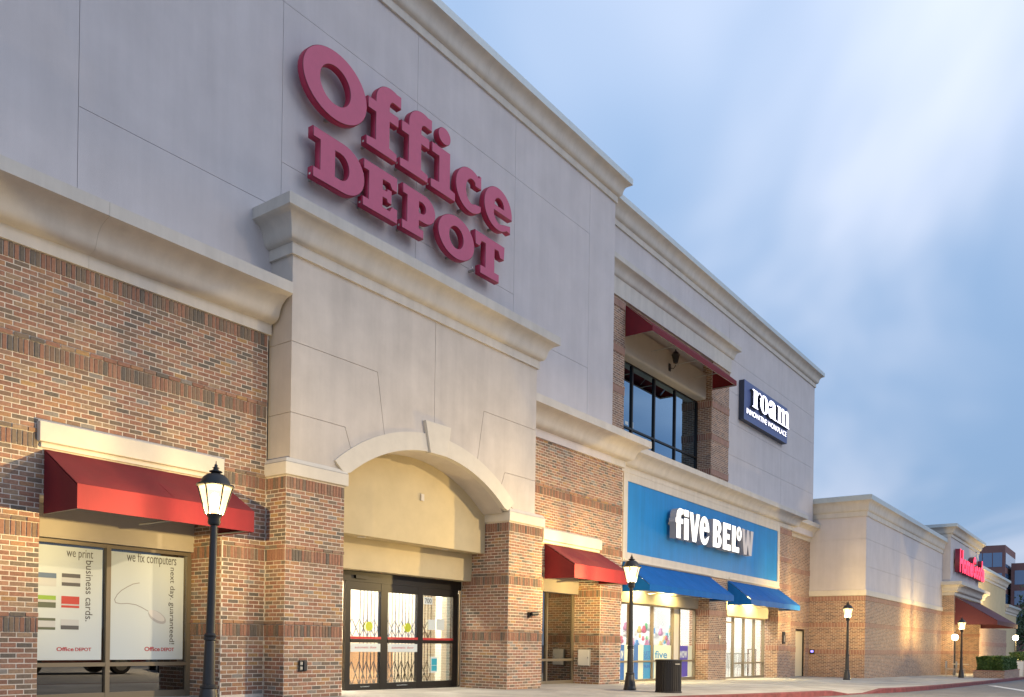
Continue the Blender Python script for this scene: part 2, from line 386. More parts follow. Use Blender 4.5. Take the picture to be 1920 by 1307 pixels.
# ------------------------------------------------------------------ bricks
BH, BL, BJ = .0677, .2032, .0125
def bc_rand(soldier=False):
    r_ = random.random()
    if soldier: return random.choice([.02, .15, .15, .52, .52, .52, .3, .65, .8, .88]) if r_ < .97 else .9
    return r_
def add_brick(mb, u0, u1, z0, z1, place, dep, bc):
    """a brick proud of its wall: front face with small chamfer and four sides"""
    ch = .0015; i = len(mb.v)
    for d, e in ((0, 0), (dep-ch, 0), (dep, ch)):
        for a, b in ((u0+e, z0+e), (u1-e, z0+e), (u1-e, z1-e), (u0+e, z1-e)): mb.v.append(place(a, d, b))
    for lv in (0, 4):
        for k in range(4): mb.f.append((i+lv+k, i+lv+(k+1) % 4, i+lv+4+(k+1) % 4, i+lv+4+k)); mb.m.append(0); mb.b.append(bc)
    mb.f.append((i+8, i+9, i+10, i+11)); mb.m.append(0); mb.b.append(bc)
def cut(ivs, a, b):
    o = []
    for p, q in ivs:
        if b <= p or a >= q: o.append((p, q)); continue
        if a-p > .02: o.append((p, a))
        if q-b > .02: o.append((b, q))
    return o
def lay_bricks(kind, at, u0, u1, z0, z1, bands, holes=(), phase=0.):
    """returns list of (u0,u1,z0,z1,depth,soldier) for a face; bands are tops of soldier courses"""
    res = []
    def row(a, b, dep, soldier, ph):
        ivs = [(u0, u1)]
        for h in holes:
            if min(b, h[3])-max(a, h[2]) > .5*(b-a): ivs = cut(ivs, h[0], h[1])
        L = BH if soldier else BL
        for p, q in ivs:
            k = math.floor((p-ph)/L)-1
            while True:
                s, e = ph+k*L+BJ/2, ph+(k+1)*L-BJ/2; k += 1
                if s >= q: break
                s2, e2 = max(s, p), min(e, q)
                if e2-s2 < .025: continue
                jz = random.uniform(-.0015, .0015)
                res.append((s2+random.uniform(0, .002), e2-random.uniform(0, .002), a+BJ/2+jz, b-BJ/2+jz, dep+random.uniform(-.0015, .0025), soldier))
    tops = sorted([b for b in bands if z0+.1 < b <= z1+.001]); lo = z0
    segs = []
    for t in tops:
        segs.append((lo, t-.205, False)); segs.append((t-.205, t, True)); lo = t
    if z1-lo > .02: segs.append((lo, z1, False))
    for a, b, s in segs:
        if s: row(a, b, .014, True, phase)
        else:
            n = max(1, round((b-a)/BH)); h = (b-a)/n
            for k in range(n):
                last = (k == 0 and a > z0+.01)
                row(a+k*h, a+(k+1)*h, (.022 if last else .004), False, phase+(k % 2)*BL/2)
    return res
def placer(kind, at):
    if kind == 'Y': return lambda u, d, z: (u, at-d, z)          # faces -Y, u = X
    if kind == 'X': return lambda u, d, z: (at-d, u, z)          # faces -X, u = Y  (u reversed gives right winding after recalculation)
    return lambda u, d, z: (at+d, u, z)
ALLB = []     # (building part, kind, at, brick)
def brick_face(parent, kind, at, *a, **k):
    for b in lay_bricks(kind, at, *a, **k): ALLB.append((parent, kind, at, b))
def build_bricks(limit=300):
    """the largest in the picture become objects of their own, the others one mesh per wall"""
    sc = []
    for i, (pa, kind, at, b) in enumerate(ALLB):
        c = placer(kind, at)((b[0]+b[1])/2, b[4], (b[2]+b[3])/2); x, y, d = px(*c)
        full = abs((b[1]-b[0])-(BH-BJ if b[5] else BL-BJ)) < .006 and kind == 'Y' and abs((b[3]-b[2])-(.1925 if b[5] else .0552)) < .004
        if full and d > 1 and 5 < x < 1915 and 5 < y < 1302: sc.append((d, i))
    sc.sort(); single = set(); cnt = {True: 0, False: 0}; lim = {False: limit, True: 150}
    for d, i in sc:
        s = ALLB[i][3][5]
        if cnt[s] < lim[s]: cnt[s] += 1; single.add(i)
    var = {}
    for s in (True, False):
        for k in range(24):
            mb = MB(); bc = bc_rand(s)
            wd, ht = (BH-BJ-.002, .1925) if s else (BL-BJ-.002, .0552)
            add_brick(mb, -wd/2, wd/2, -ht/2, ht/2, lambda u, d, z: (u, -d, z), .014 if s else .004, bc)
            var[(s, k)] = mb.mesh('soldier_brick' if s else 'brick', M_BRICK, recalc=False, bc=True)
    rest = {}
    for i, (pa, kind, at, b) in enumerate(ALLB):
        if i in single:
            o = link('soldier_brick' if b[5] else 'brick', var[(b[5], random.randrange(24))], pa)
            o.location = Vector(((b[0]+b[1])/2, at-(b[4]-(.014 if b[5] else .004)), (b[2]+b[3])/2))-ROOT[root_of(pa).name]
        else:
            mb = rest.setdefault(pa.name, (pa, MB()))[1]; P_ = placer(kind, at)
            if kind == 'X': add_brick(mb, -b[1], -b[0], b[2], b[3], lambda u, d, z: P_(-u, d, z), b[4], bc_rand(b[5]))
            else: add_brick(mb, b[0], b[1], b[2], b[3], P_, b[4], bc_rand(b[5]))
    for pa, mb in rest.values():
        obj('brickwork', mb, M_BRICK, pa, recalc=False, bc=True, kind='stuff')
def holed(mb, x0, x1, y0, y1, z0, z1, holes, m=0):
    xs = sorted({x0, x1, *[h[0] for h in holes], *[h[1] for h in holes]}); zs = sorted({z0, z1, *[h[2] for h in holes], *[h[3] for h in holes]})
    xs = [x for x in xs if x0 <= x <= x1]; zs = [z for z in zs if z0 <= z <= z1]
    for a, b in zip(xs, xs[1:]):
        run = None
        for c, d in zip(zs, zs[1:]):
            inside = any(h[0]-1e-6 <= a and b <= h[1]+1e-6 and h[2]-1e-6 <= c and d <= h[3]+1e-6 for h in holes)
            if inside:
                if run: mb.box(a, b, y0, y1, run[0], run[1], m); run = None
            else: run = (run[0], d) if run else (c, d)
        if run: mb.box(a, b, y0, y1, run[0], run[1], m)
    return mb

# ------------------------------------------------------------------ cornices
PROF_BIG = [(0, 0), (.05, 0), (.05, .185), (.10, .19), (.165, .205), (.215, .235), (.245, .28), (.262, .335), (.285, .40), (.33, .465), (.40, .52), (.48, .555), (.545, .57), (.56, .575), (.6, .59), (.6, .775), (.57, .79), (0, .84)]
def cornice(name, path, zb, parent, p=.6, h=None, prof=PROF_BIG, mats=None, flash=False):
    """moulding swept along an open XY path; path runs with the wall on its left, outward to the right"""
    hs = (h/.775) if h else 1.0; ps = p/.6
    pr = [(max(0, o)*ps if o > .06 else o, z*hs) for o, z in prof]
    P_ = [Vector((a, b)) for a, b in path]; runs = [[(P_[0], None)]]
    dirs = [(P_[i+1]-P_[i]).normalized() for i in range(len(P_)-1)]; nrm = [Vector((d.y, -d.x)) for d in dirs]
    for i in range(len(P_)-1):
        L = (P_[i+1]-P_[i]).length; ns = max(1, round(L/3.05)); rg = random.Random(int(P_[i].x*7+zb*13))
        runs[-1][-1] = (runs[-1][-1][0], runs[-1][-1][1] or nrm[i])
        for q in range(1, ns):
            c = P_[i]+dirs[i]*(L*q/ns+rg.uniform(-.2, .2)); runs[-1].append((c-dirs[i]*.0013, nrm[i])); runs.append([(c+dirs[i]*.0013, nrm[i])])
        if i < len(P_)-2: sm = nrm[i]+nrm[i+1]; runs[-1].append((P_[i+1], sm/(1+nrm[i].dot(nrm[i+1]))))
        else: runs[-1].append((P_[i+1], nrm[i]))
    k = len(pr); o = None
    for run in runs:
        mb = MB(); jo, jz = random.uniform(-.001, .001), random.uniform(-.001, .001)
        for q, mt in run:
            for a, z in pr: mb.v.append((q.x+mt.x*(a+jo*(a > .02)), q.y+mt.y*(a+jo*(a > .02)), zb+z+jz))
        for i in range(len(run)-1):
            for j in range(k-1):
                mb.f.append((i*k+j, (i+1)*k+j, (i+1)*k+j+1, i*k+j+1)); mb.m.append(1 if flash and j >= k-4 else 0); mb.b.append(0)
        mb.f.append(tuple(range(k))); mb.f.append(tuple((len(run)-1)*k+j for j in range(k-1, -1, -1))); mb.m += [0, 0]; mb.b += [0, 0]
        o = obj(name, mb, [mats or M_CORN, M_CAPMETAL], parent, smooth=True, auto=28)
    return o

# ================================================================== THE SETTING
def strip_sheet(name, mat, xs, yfun0, yfun1, dz, ny=1):
    mb = MB()
    for a, b in zip(xs, xs[1:]):
        mb.quad([(a, yfun0(a), gz(a)+dz), (b, yfun0(b), gz(b)+dz), (b, yfun1(b), gz(b)+dz), (a, yfun1(a), gz(a)+dz)])
    return mb
KP = [(-25, 8.5), (-5, 8.4), (8, 8.15), (14, 7.9), (17, 7.68), (19, 7.3), (21.6, 6.92), (23.6, 6.68), (25, 6.55), (26.2, 6.4), (27.4, 6.2), (29, 6.0), (32, 5.85), (36, 5.78), (45, 5.72), (60, 5.72), (95, 5.72)]
def ky(x):
    for (a, b), (c, d) in zip(KP, KP[1:]):
        if a <= x <= c: return b+(d-b)*(x-a)/(c-a)
    return KP[0][1] if x < KP[0][0] else KP[-1][1]
def kh(x):    # kerb height above the lot, dropped at the ramp
    if 23.6 < x < 27.4:
        return .14 if x <= 23.7 else (.02 if 25 <= x <= 26.2 else (.14-(x-23.6)/1.4*.12 if x < 25 else .02+(x-26.2)/1.2*.12))
    return .14
xs = [-60, -25, 15.4, 95, 400, 2500]
mb = MB()
for a, b in zip(xs, xs[1:]): mb.quad([(a, -900, gz(a)-.14), (b, -900, gz(b)-.14), (b, 1500, gz(b)-.14), (a, 1500, gz(a)-.14)])
mb.quad([(-2500, -900, gz(-60)-.14), (-60, -900, gz(-60)-.14), (-60, 1500, gz(-60)-.14), (-2500, 1500, gz(-60)-.14)])
lot = obj('parking_lot', mb, M_ASPH, kind='structure')
# sidewalk slab with pressed joints: one slab per bay, 1.5 m wide
sw = link('sidewalk', None); sw['kind'] = 'structure'; ROOT[sw.name] = Vector((0, 0, 0))
BAYS = [x*.5*3 for x in range(-16, 64)]
def sw_back(x): return 15.0
edges = sorted(set([x for x in BAYS if x <= 95]+[23.6, 25, 26.2, 27.4]))
for a, b in zip(edges, edges[1:]):
    mb = MB(); g = .006
    ys = [ky((a+b)/2)+.18, None]
    rows = [(lambda x: ky(x)+.17, lambda x: ky(x)+1.55), (lambda x: ky(x)+1.562, lambda x: ky(x)+3.05), (lambda x: ky(x)+3.062, lambda x: 17.0)]
    for ri, (y0f, y1f) in enumerate(rows):
        def dz(x, first): return 0 if not first else kh(x)-.14
        f0 = (ri == 0)
        A, B = a+g, b-g
        t = [(A, y0f(A), gz(A)+dz(A, f0)), (B, y0f(B), gz(B)+dz(B, f0)), (B, y1f(B), gz(B)), (A, y1f(A), gz(A))]
        i = len(mb.v); mb.v += t+[(x, y, z-.1) for x, y, z in t]
        for q in ((0, 1, 2, 3), (0, 4, 5, 1), (1, 5, 6, 2), (2, 6, 7, 3), (3, 7, 4, 0)): mb.f.append(tuple(i+k for k in q)); mb.m.append(0); mb.b.append(0)
    obj('paving_slab', mb, M_WALK, sw)
mb = MB()
for a, b in zip(edges, edges[1:]):
    mb.quad([(a, ky(a)+.17, gz(a)-.03+min(0, kh(a)-.14)), (b, ky(b)+.17, gz(b)-.03+min(0, kh(b)-.14)), (b, 17, gz(b)-.03), (a, 17, gz(a)-.03)])
obj('joint_bed', mb, M_CONC, sw)
# kerb, painted red, in cast lengths
kb = link('kerb', None); kb['kind'] = 'structure'; ROOT[kb.name] = Vector((0, 0, 0))
kx = sorted(set([x for x, _ in KP]+[k*1.5 for k in range(-16, 63)]))
for a, b in zip(kx, kx[1:]):
    if b-a < .05: continue
    A, B = a+.004, b-.004; mb = MB()
    za, zb_ = gz(A)-.14+kh(A)+.004, gz(B)-.14+kh(B)+.004
    pa = [(0, -.3), (0, -.02), (.03, 0), (.165, 0), (.165, -.3)]
    i = len(mb.v)
    mb.v += [(A, ky(A)+o, za+z) for o, z in pa]+[(B, ky(B)+o, zb_+z) for o, z in pa]
    for k in range(4): mb.f.append((i+k, i+5+k, i+6+k, i+k+1)); mb.m.append(0); mb.b.append(0)
    mb.f.append((i, i+1, i+2, i+3, i+4)); mb.f.append((i+9, i+8, i+7, i+6, i+5)); mb.m += [0, 0]; mb.b += [0, 0]
    obj('kerb_stone', mb, M_KERB, kb)
for a, b, y0, y1 in ((36.5, 58, 5.05, 5.05),):
    mb = MB()
    def stripe(p0, p1, wd):
        p0, p1 = Vector(p0), Vector(p1); d = (p1-p0).normalized(); n = Vector((-d.y, d.x))*wd/2
        q = [p0-n, p1-n, p1+n, p0+n]; mb.quad([(v.x, v.y, gz(v.x)-.136) for v in q])
    stripe((30.0, 1.7), (41.8, 5.15), .32)
    obj('painted_stripe', mb, M_PAINTW, lot)

# ================================================================== STORE BUILDING (office supply store)
WY, PY, TY, B2Y = 12.05, 11.53, 12.10, 12.18
BANDS = [6.245, 5.02, 3.80, 2.59, 1.305]
st = thing('store_building', (12.8, 12.0, 0), 'tall stucco and brick store with arched glass entrance under the large red letters', 'building')
# left brick wall
LWX0, LWX1 = -3.0, 9.16
WIN = (5.45, 8.31, -1, 2.98)
lw = obj('brick_wall', holed(MB(), LWX0, LWX1, WY, WY+.3, -.3, 6.27, [WIN]), M_MORTAR, st)
brick_face(lw, 'Y', WY, 2.2, 9.15, gz(5), 6.245, BANDS, holes=[(WIN[0], WIN[1], -1, 2.97), (5.42, 8.28, 3.68, 3.98)])
jb = obj('window_jamb', MB().box(8.31, 8.6, WY+.302, 13.0, -.3, 2.98), M_MORTAR, st)
brick_face(jb, 'X', 8.31, WY+.012, 12.93, gz(8), 2.97, BANDS[3:])
obj('window_jamb', MB().box(5.2, 5.45, WY+.302, 13.0, -.3, 2.98), M_MORTAR, st)
# bay to the right of the arch
b2w = obj('brick_wall', holed(MB(), 16.4, 21.78, B2Y, B2Y+.3, -.4, 6.27, [(17.74, 20.614, -1, 2.98)]), M_MORTAR, st)
brick_face(b2w, 'Y', B2Y, 16.42, 21.77, gz(20)-.02, 6.20, BANDS, holes=[(17.74, 20.614, -1, 2.97), (17.6, 20.5, 3.68, 3.98)])
jb2 = obj('doorway_jamb', MB().box(20.614, 20.9, B2Y+.302, 13.2, -.4, 2.98), M_MORTAR, st)
brick_face(jb2, 'X', 20.614, B2Y+.012, 13.08, gz(20)-.02, 2.97, BANDS[3:])
obj('doorway_jamb', MB().box(17.45, 17.74, B2Y+.302, 13.2, -.4, 2.98), M_MORTAR, st)
# entrance piers
for (a, b, rev) in ((9.17, 10.46, 0), (15.42, 16.74, 1)):
    p_ = obj('entrance_pier', MB().box(a, b, PY, 13.0, -.3, 3.83), M_MORTAR, st)
    brick_face(p_, 'Y', PY, a, b, gz(a)-.02, 3.80, BANDS[2:], phase=a)
    brick_face(p_, 'X', a, PY+.0, 12.90 if rev else WY, gz(a)-.02, 3.80, BANDS[2:], phase=PY)
    # cap stone with a small cove on top
    cp = MB()
    for o, z0, z1 in ((.055, 3.825, 4.04),):
        cp.box(a-o, b+o, PY-o, 13.0, z0, z1)
        i = len(cp.v)
        q0 = [(a-o, PY-o), (b+o, PY-o), (b+o, 13.0), (a-o, 13.0)]; q1 = [(a-.0, PY-.005), (b+.0, PY-.005), (b, 13.0), (a, 13.0)]
        cp.v += [(x, y, z1+.001) for x, y in q0]+[(x, y, z1+.08) for x, y in q1]
        for k in range(4): cp.f.append((i+k, i+(k+1) % 4, i+4+(k+1) % 4, i+4+k)); cp.m.append(0); cp.b.append(0)
        cp.f.append((i+4, i+5, i+6, i+7)); cp.m.append(0); cp.b.append(0)
    bevel(obj('pier_cap', cp, M_TRIM, st), .012)
# pilaster of stucco panels with the arch
PX0, PX1, AC, AZ, AR = 9.24, 16.42, 12.88, 1.07, 3.80
RO = AR+.35
def arch_z(x, r_): return AZ+math.sqrt(max(0, r_*r_-(x-AC)**2))
ptop, pbot = 7.56, 4.05
core = MB()
n = 28; xa, xb = AC-2.45, AC+2.45
poly = [(PX0+.015, pbot), (xa, pbot)]+[(xa+(xb-xa)*k/n, max(pbot, arch_z(xa+(xb-xa)*k/n, AR))) for k in range(1, n)]+[(xb, pbot), (PX1-.015, pbot), (PX1-.015, ptop), (PX0+.015, ptop)]
# split core in vertical strips so every face stays convex
def arch_core(mb, x0, x1, zt, y0, y1, r_, zb):
    X = [x0]+[xa+(xb-xa)*k/n for k in range(n+1)]+[x1]
    for a, b in zip(X, X[1:]):
        za = max(zb, arch_z(a, r_)) if xa-1e-6 <= a <= xb+1e-6 and b > xa+1e-6 and a < xb-1e-6 else zb
        zb2 = max(zb, arch_z(b, r_)) if b > xa+1e-6 and a < xb-1e-6 else zb
        mb.prism([(a, za), (b, zb2), (b, zt), (a, zt)], y0, y1)
arch_core(core, PX0+.016, PX1-.016, ptop, PY+.016, 12.14, AR+.02, pbot)
pil = obj('pilaster', core, M_STUCCO2, st)
G = .005
def arcpts(x0, x1, k=10): return [(x0+(x1-x0)*i/k, arch_z(x0+(x1-x0)*i/k, RO-.06)) for i in range(k+1)]
def panel(poly): obj('stucco_panel', MB().prism(poly, PY, PY+.018), M_STUCCO2, pil)
def mirror(poly): return [(2*12.84-x, z) for x, z in reversed(poly)]
def clampR(poly): return [(PX1 if abs(x-(2*12.84-PX0)) < 1e-6 else x, z) for x, z in poly]
z1_, z2_ = 4.888, 6.085
d2t, d2b = (10.455, z1_), (10.62, 0); d1t, d1b = (11.24, z2_), (11.452, 0)
def at_arch(x): return (x, arch_z(x, RO-.06))
low = [(PX0, 4.115), (10.03, 4.115)]+[(10.03+(10.62-G-10.03)*i/6, max(4.115, arch_z(10.03+(10.62-G-10.03)*i/6, RO-.06))) for i in range(1, 7)]+[(d2t[0]-G, z1_-G), (PX0, z1_-G)]
midp = [(PX0, z1_+G), (d2t[0]+G, z1_+G)]+[at_arch(10.62+G)]+arcpts(10.62+G, 11.452-G)[1:]+[(d1t[0]-G, z2_-G), (PX0, z2_-G)]
hi = [(PX0, z2_+G), (d1t[0]+G, z2_+G)]+arcpts(11.452+G, 12.84-G)+[(12.84-G, ptop), (PX0, ptop)]
for q in (low, midp, hi):
    panel(q); panel(clampR(mirror(q)))
for a, b in ((4.115, z1_-G), (z1_+G, z2_-G), (z2_+G, ptop)):
    obj('stucco_panel', MB().box(PX0, PX0+.017, PY+.0185, 12.13, a, b), M_STUCCO2, pil)
# archivolt and keystone
av = MB(); K = 30
aa = [R(180-49.9-(80.2*k/K)) for k in range(K+1)]
for k in range(K):
    t0, t1 = aa[k], aa[k+1]
    P0 = [(AC+rr*math.cos(t), AZ+rr*math.sin(t)) for rr, t in ((AR, t0), (AR, t1), (RO, t1), (RO, t0))]
    av.prism(P0[::-1], PY-.035, PY+.10)
av.v = [(x, y, max(z, 4.045)) for x, y, z in av.v]
obj('archivolt', av, M_TRIM, st, smooth=True, auto=40)
bevel(obj('keystone', MB().prism([(12.66, 4.84), (13.16, 4.84), (13.27, 5.46), (12.50, 5.46)], PY-.085, PY+.05), M_TRIM, st), .008)
# barrel under the arch, tympanum, lower fascia
sf = MB()
for k in range(K):
    t0, t1 = aa[k], aa[k+1]
    a, b = (AC+AR*math.cos(t0), max(4.0, AZ+AR*math.sin(t0))), (AC+AR*math.cos(t1), max(4.0, AZ+AR*math.sin(t1)))
    sf.quad([(a[0], PY+.1, a[1]), (b[0], PY+.1, b[1]), (b[0], 12.215, b[1]), (a[0], 12.215, a[1])])
obj('arch_soffit', sf, M_STUCCO2, st, smooth=True, recalc=False)
ty = MB(); TYM = 12.20
X = [10.462]+[10.47+(15.39-10.47)*k/n for k in range(n+1)]
for a, b in zip(X[1:], X[2:]): ty.prism([(a, 3.11), (b, 3.11), (b, max(4.0, arch_z(b, AR+.03))), (a, max(4.0, arch_z(a, AR+.03)))], TYM, TYM+.36)
obj('tympanum', ty, M_YSTUC, st)
obj('entry_fascia', MB().box(10.463, 15.415, 12.60, 13.04, 2.485, 3.4), M_YSTUC, st)
obj('alarm_strobe', bevel(MB().box(13.18, 13.27, TYM-.035, TYM, 4.02, 4.16) and obj('t', MB(), M_WHITE, st), .01).data and MB().box(13.18, 13.27, TYM-.035, TYM, 4.02, 4.16), M_TRIM, st)
bpy.data.objects.remove(bpy.data.objects['t'])
for xx in (11.7, 14.2): obj('recessed_downlight', MB().lathe([(.09, 0), (.09, .012)], xx, 12.38, 3.097, 16), M_TRIM, st)

# entrance doors
dr = obj('sliding_entrance', MB().box(10.2, 15.41, 12.905, 13.04, 2.27, 2.482).box(10.2, 15.41, 12.915, 13.02, gz(13)-.02, gz(13)+.015), M_BRONZE, st)
DY = 12.91
def dX(x, y=1180): return onY(x, y, DY).x
dz0 = gz(13)
posts = [(648, 657), (714, 727), (783, 793), (849, 863)]
PXS = [(dX(a), dX(b)) for a, b in posts]
PXS[-1] = (PXS[-1][0], 15.30)
for i, (a, b) in enumerate(PXS):
    obj('door_post', MB().box(a, b, DY, DY+.09, dz0, 2.268), M_BRONZE, dr)
for (a, b) in zip(PXS, PXS[1:]):
    x0, x1 = a[1]+.001, b[0]-.001
    obj('top_rail', MB().box(x0, x1, DY+.005, DY+.07, 2.10, 2.267), M_BRONZE, dr)
    obj('push_bar', MB().box(x0, x1, DY-.012, DY+.06, 1.02, 1.095), M_BRONZE, dr)
    obj('red_stripe', MB().box(x0, x1, DY-.0125, DY+.02, 1.096, 1.145), plain('sticker_red', (.45, .015, .02), .5) if 'sticker_red' not in MATS else MATS['sticker_red'], dr)
    obj('bottom_rail', MB().box(x0, x1, DY+.005, DY+.07, dz0+.016, dz0+.14), M_BRONZE, dr)
    obj('pane', MB().box(x0, x1, DY+.03, DY+.036, dz0+.14, 2.10), M_GLASSM, dr)
obj('sidelight_bar', MB().box(15.31, 15.34, DY, DY+.05, dz0, 2.2).box(15.385, 15.41, DY, DY+.05, dz0, 2.26), M_TANFR, dr)
obj('motion_sensor', MB().box(12.02, 12.34, DY-.05, DY-.003, 2.33, 2.40), M_BRONZE, dr)
x0 = PXS[0][1]; x1 = PXS[1][0]; x2 = PXS[1][1]; x3 = PXS[2][0]; x4 = PXS[2][1]; x5 = PXS[3][0]
for a, b in ((x0, x1), (x2, x3)):
    ps = obj('notice_strip', MB().box(a+.01, b-.01, DY-.004, DY+.004, .83, 1.0), M_PAPER, dr)
    text_fit('notice_text', 'automatic door', a+.12, b-.12, .90, .95, DY-.0055, .001, M_INKR, dr)
    text_fit('notice_text', 'PULL IN EMERGENCY', a+.3, b-.3, dz0+.07, dz0+.09, DY+.002, .002, M_PAPER, dr)
num = obj('number_card', MB().box(x4+.02, x4+.30, DY-.002, DY+.004, 1.90, 2.06), M_PAPER, dr)
text_fit('number_700', '700', x4+.05, x4+.27, 1.925, 2.035, DY-.0045, .002, M_INKG, dr, offset=.012)
for a, b, c, d in ((x4+.18, x4+.40, 1.33, 1.56), (x4+.45, x4+.72, 1.33, 1.58)): obj('notice_card', MB().box(a, b, DY-.002, DY+.004, c, d), M_PAPER, dr)
M_CYAN = plain('sticker_cyan', (.02, .32, .45), .5)
obj('notice_card', MB().box(x4+.28, x4+.50, DY-.002, DY+.004, .36, .72), M_PAPER, dr)
obj('card_panel', MB().box(x4+.30, x4+.48, DY-.004, DY-.0025, .40, .52).box(x4+.30, x4+.48, DY-.004, DY-.0025, .53, .68), M_CYAN, dr)
M_LIME = plain('sticker_lime', (.42, .50, .02), .5)
for xx in (x0+.52, x2+.62):
    mbd = MB(); mbd.prism([(xx+.1*math.cos(2*math.pi*k/20), 1.36+.1*math.sin(2*math.pi*k/20)) for k in range(20)], DY-.004, DY+.002); obj('round_sticker', mbd, M_LIME, dr)
# folding security gate behind the glass
gt = MB(); GY = 13.10
for k in range(24):
    xx = x0+.45+k*.105
    if xx > x5-.5: break
    gt.box(xx-.008, xx+.008, GY, GY+.012, dz0+.12, 2.12)
gate = obj('folding_gate', gt, M_IRON, st)
gl = MB()
def flat_bar(p, q, y, wd=.02):
    p, q = Vector(p), Vector(q); d = (q-p); L = d.length; d.normalize(); nn = Vector((-d.y, d.x))*wd/2
    a = [p-nn, q-nn, q+nn, p+nn]; gl.prism([(v.x, v.y) for v in a], y, y+.006)
for zc_, hh in ((.38, .24), (1.33, .18)):
    k = 0; xx = x0+.1
    while xx+.21 < x5-.45:
        flat_bar((xx, zc_), (xx+.105, zc_+hh), GY-.012); flat_bar((xx+.105, zc_+hh), (xx+.21, zc_), GY-.02)
        flat_bar((xx, zc_), (xx+.105, zc_-hh), GY-.028); flat_bar((xx+.105, zc_-hh), (xx+.21, zc_), GY-.036)
        xx += .21
obj('gate_lattice', gl, M_IRON, gate)
# lit vestibule behind
M_VW = plain('vestibule_wall', (.70, .62, .50), .8); M_CARD = plain('cardboard', (.55, .31, .13), .8, noise=.1); M_BW = plain('interior_blue', (.30, .38, .45), .8)
ve = MB().box(10.0, 17.4, 15.2, 15.3, -.2, 3.3).box(9.9, 10.0, 13.05, 15.3, -.2, 3.3).box(17.4, 17.5, 13.3, 15.3, -.2, 3.3).box(9.9, 17.5, 13.05, 15.3, 3.0, 3.1)
vest = obj('vestibule', ve, M_VW, st)
obj('vestibule_floor', MB().box(9.9, 17.5, 13.06, 15.2, -.2, gz(13)+.01), M_CONC, vest)
obj('ceiling_light', MB().box(11, 12.2, 13.8, 14.4, 2.97, 2.995).box(13, 14.2, 13.8, 14.4, 2.97, 2.995).box(15, 16.2, 13.8, 14.4, 2.97, 2.995), M_TUBE2, vest)
obj('counter', MB().box(12.2, 14.9, 14.6, 15.15, 0, .95), M_CARD, vest)
obj('inner_column', MB().box(11.55, 11.8, 14.0, 14.25, 0, 2.96), plain('dark_blue_post', (.03, .05, .09), .5), vest)
obj('inner_column', MB().box(16.2, 16.4, 14.2, 14.4, 0, 2.96), M_WHITE, vest)
obj('inner_partition', MB().box(16.42, 17.38, 14.5, 14.6, 0, 2.96), M_BW, vest)
obj('display_card', MB().box(11.25, 11.45, 14.3, 14.32, .1, 1.9), plain('display_red', (.45, .08, .07), .6), vest)

# stucco upper wall of the store: backing and panels
TX0, TX1, TTOP = -3.0, 20.98, 13.56
up_ = obj('upper_wall', MB().box(TX0, TX1, TY+.016, TY+.5, 6.2, 14.2), M_STUCCO, st)
gj = .0042
def up_panel(a, b, c, d): obj('stucco_panel', MB().box(a+gj, b-gj, TY, TY+.018, c+gj, d-gj), M_STUCCO, up_)
up_panel(TX0, 5.92, 6.4, 13.6)
for a, b in ((5.92, 9.42), (16.22, 19.62)):
    for c, d in ((6.4, 8.52), (8.52, 12.15), (12.15, 13.6)): up_panel(a, b, c, d)
for a, b in ((9.42, 12.82), (12.82, 16.22)):
    for c, d in ((7.6, 9.36), (9.36, 12.15), (12.15, 13.6)): up_panel(a, b, c, d)
up_panel(19.62, TX1+gj, 6.4, 13.6)
obj('tower_side', MB().box(TX1-.3, TX1-.001, TY+.51, 30, 6.2, 14.2), M_STUCCO, up_)
cornice('lower_cornice', [(TX0, WY), (9.19, WY)], 6.25, st)
cornice('lower_cornice', [(16.43, B2Y), (21.80, B2Y), (21.80, 12.56)], 6.21, st, h=.80)
cornice('pilaster_cornice', [(PX0, TY+.02), (PX0, PY), (PX1, PY), (PX1, TY+.02)], 7.53, st, p=.40, h=.78)
cornice('roof_cornice', [(TX0, TY), (TX1, TY), (TX1, 30)], 13.56, st, p=.36, h=.72, flash=True)
# window lintels
for a, b, Y, z in ((5.40, 8.27, WY, 3.69), (17.62, 20.50, B2Y, 3.68)):
    bevel(obj('lintel', MB().box(a, b, Y-.10, Y+.02, z, z+.275), M_TRIM, st), .012)
    bevel(obj('lintel_fillet', MB().box(a+.04, b-.04, Y-.05, Y+.02, z-.07, z-.001), M_TRIM, st), .006)

# shop window with header
WYI = 12.94
wn_ = obj('shop_window', MB().box(5.452, 8.308, 12.82, 13.0, 2.50, 2.975), M_SOFFIT, st)
fr = [(5.46, 5.54, -.3, 2.49), (6.845, 6.915, -.3, 2.49), (8.235, 8.305, -.3, 2.49)]
for a, b, c, d in fr: obj('mullion', MB().box(a, b, WYI-.05, WYI+.06, c, d), M_TANFR, wn_)
for a, b in ((5.541, 6.844), (6.916, 8.234)):
    obj('transom', MB().box(a, b, WYI-.045, WYI+.055, .60, .66), M_TANFR, wn_)
    obj('head_frame', MB().box(a, b, WYI-.045, WYI+.055, 2.435, 2.489), M_TANFR, wn_)
    obj('sill_frame', MB().box(a, b, WYI-.045, WYI+.055, gz(7)-.02, gz(7)+.09), M_TANFR, wn_)
    obj('pane', MB().box(a, b, WYI, WYI+.006, .661, 2.434), M_GLASS, wn_)
    obj('pane', MB().box(a, b, WYI, WYI+.006, gz(7)+.09, .599), M_GLASSD, wn_)
obj('room_behind', MB().box(5.3, 8.5, 13.6, 13.7, -.3, 2.9).box(5.3, 8.5, 13.03, 13.7, 2.9, 3.0), plain('dark_room', (.06, .055, .05), .9), wn_)
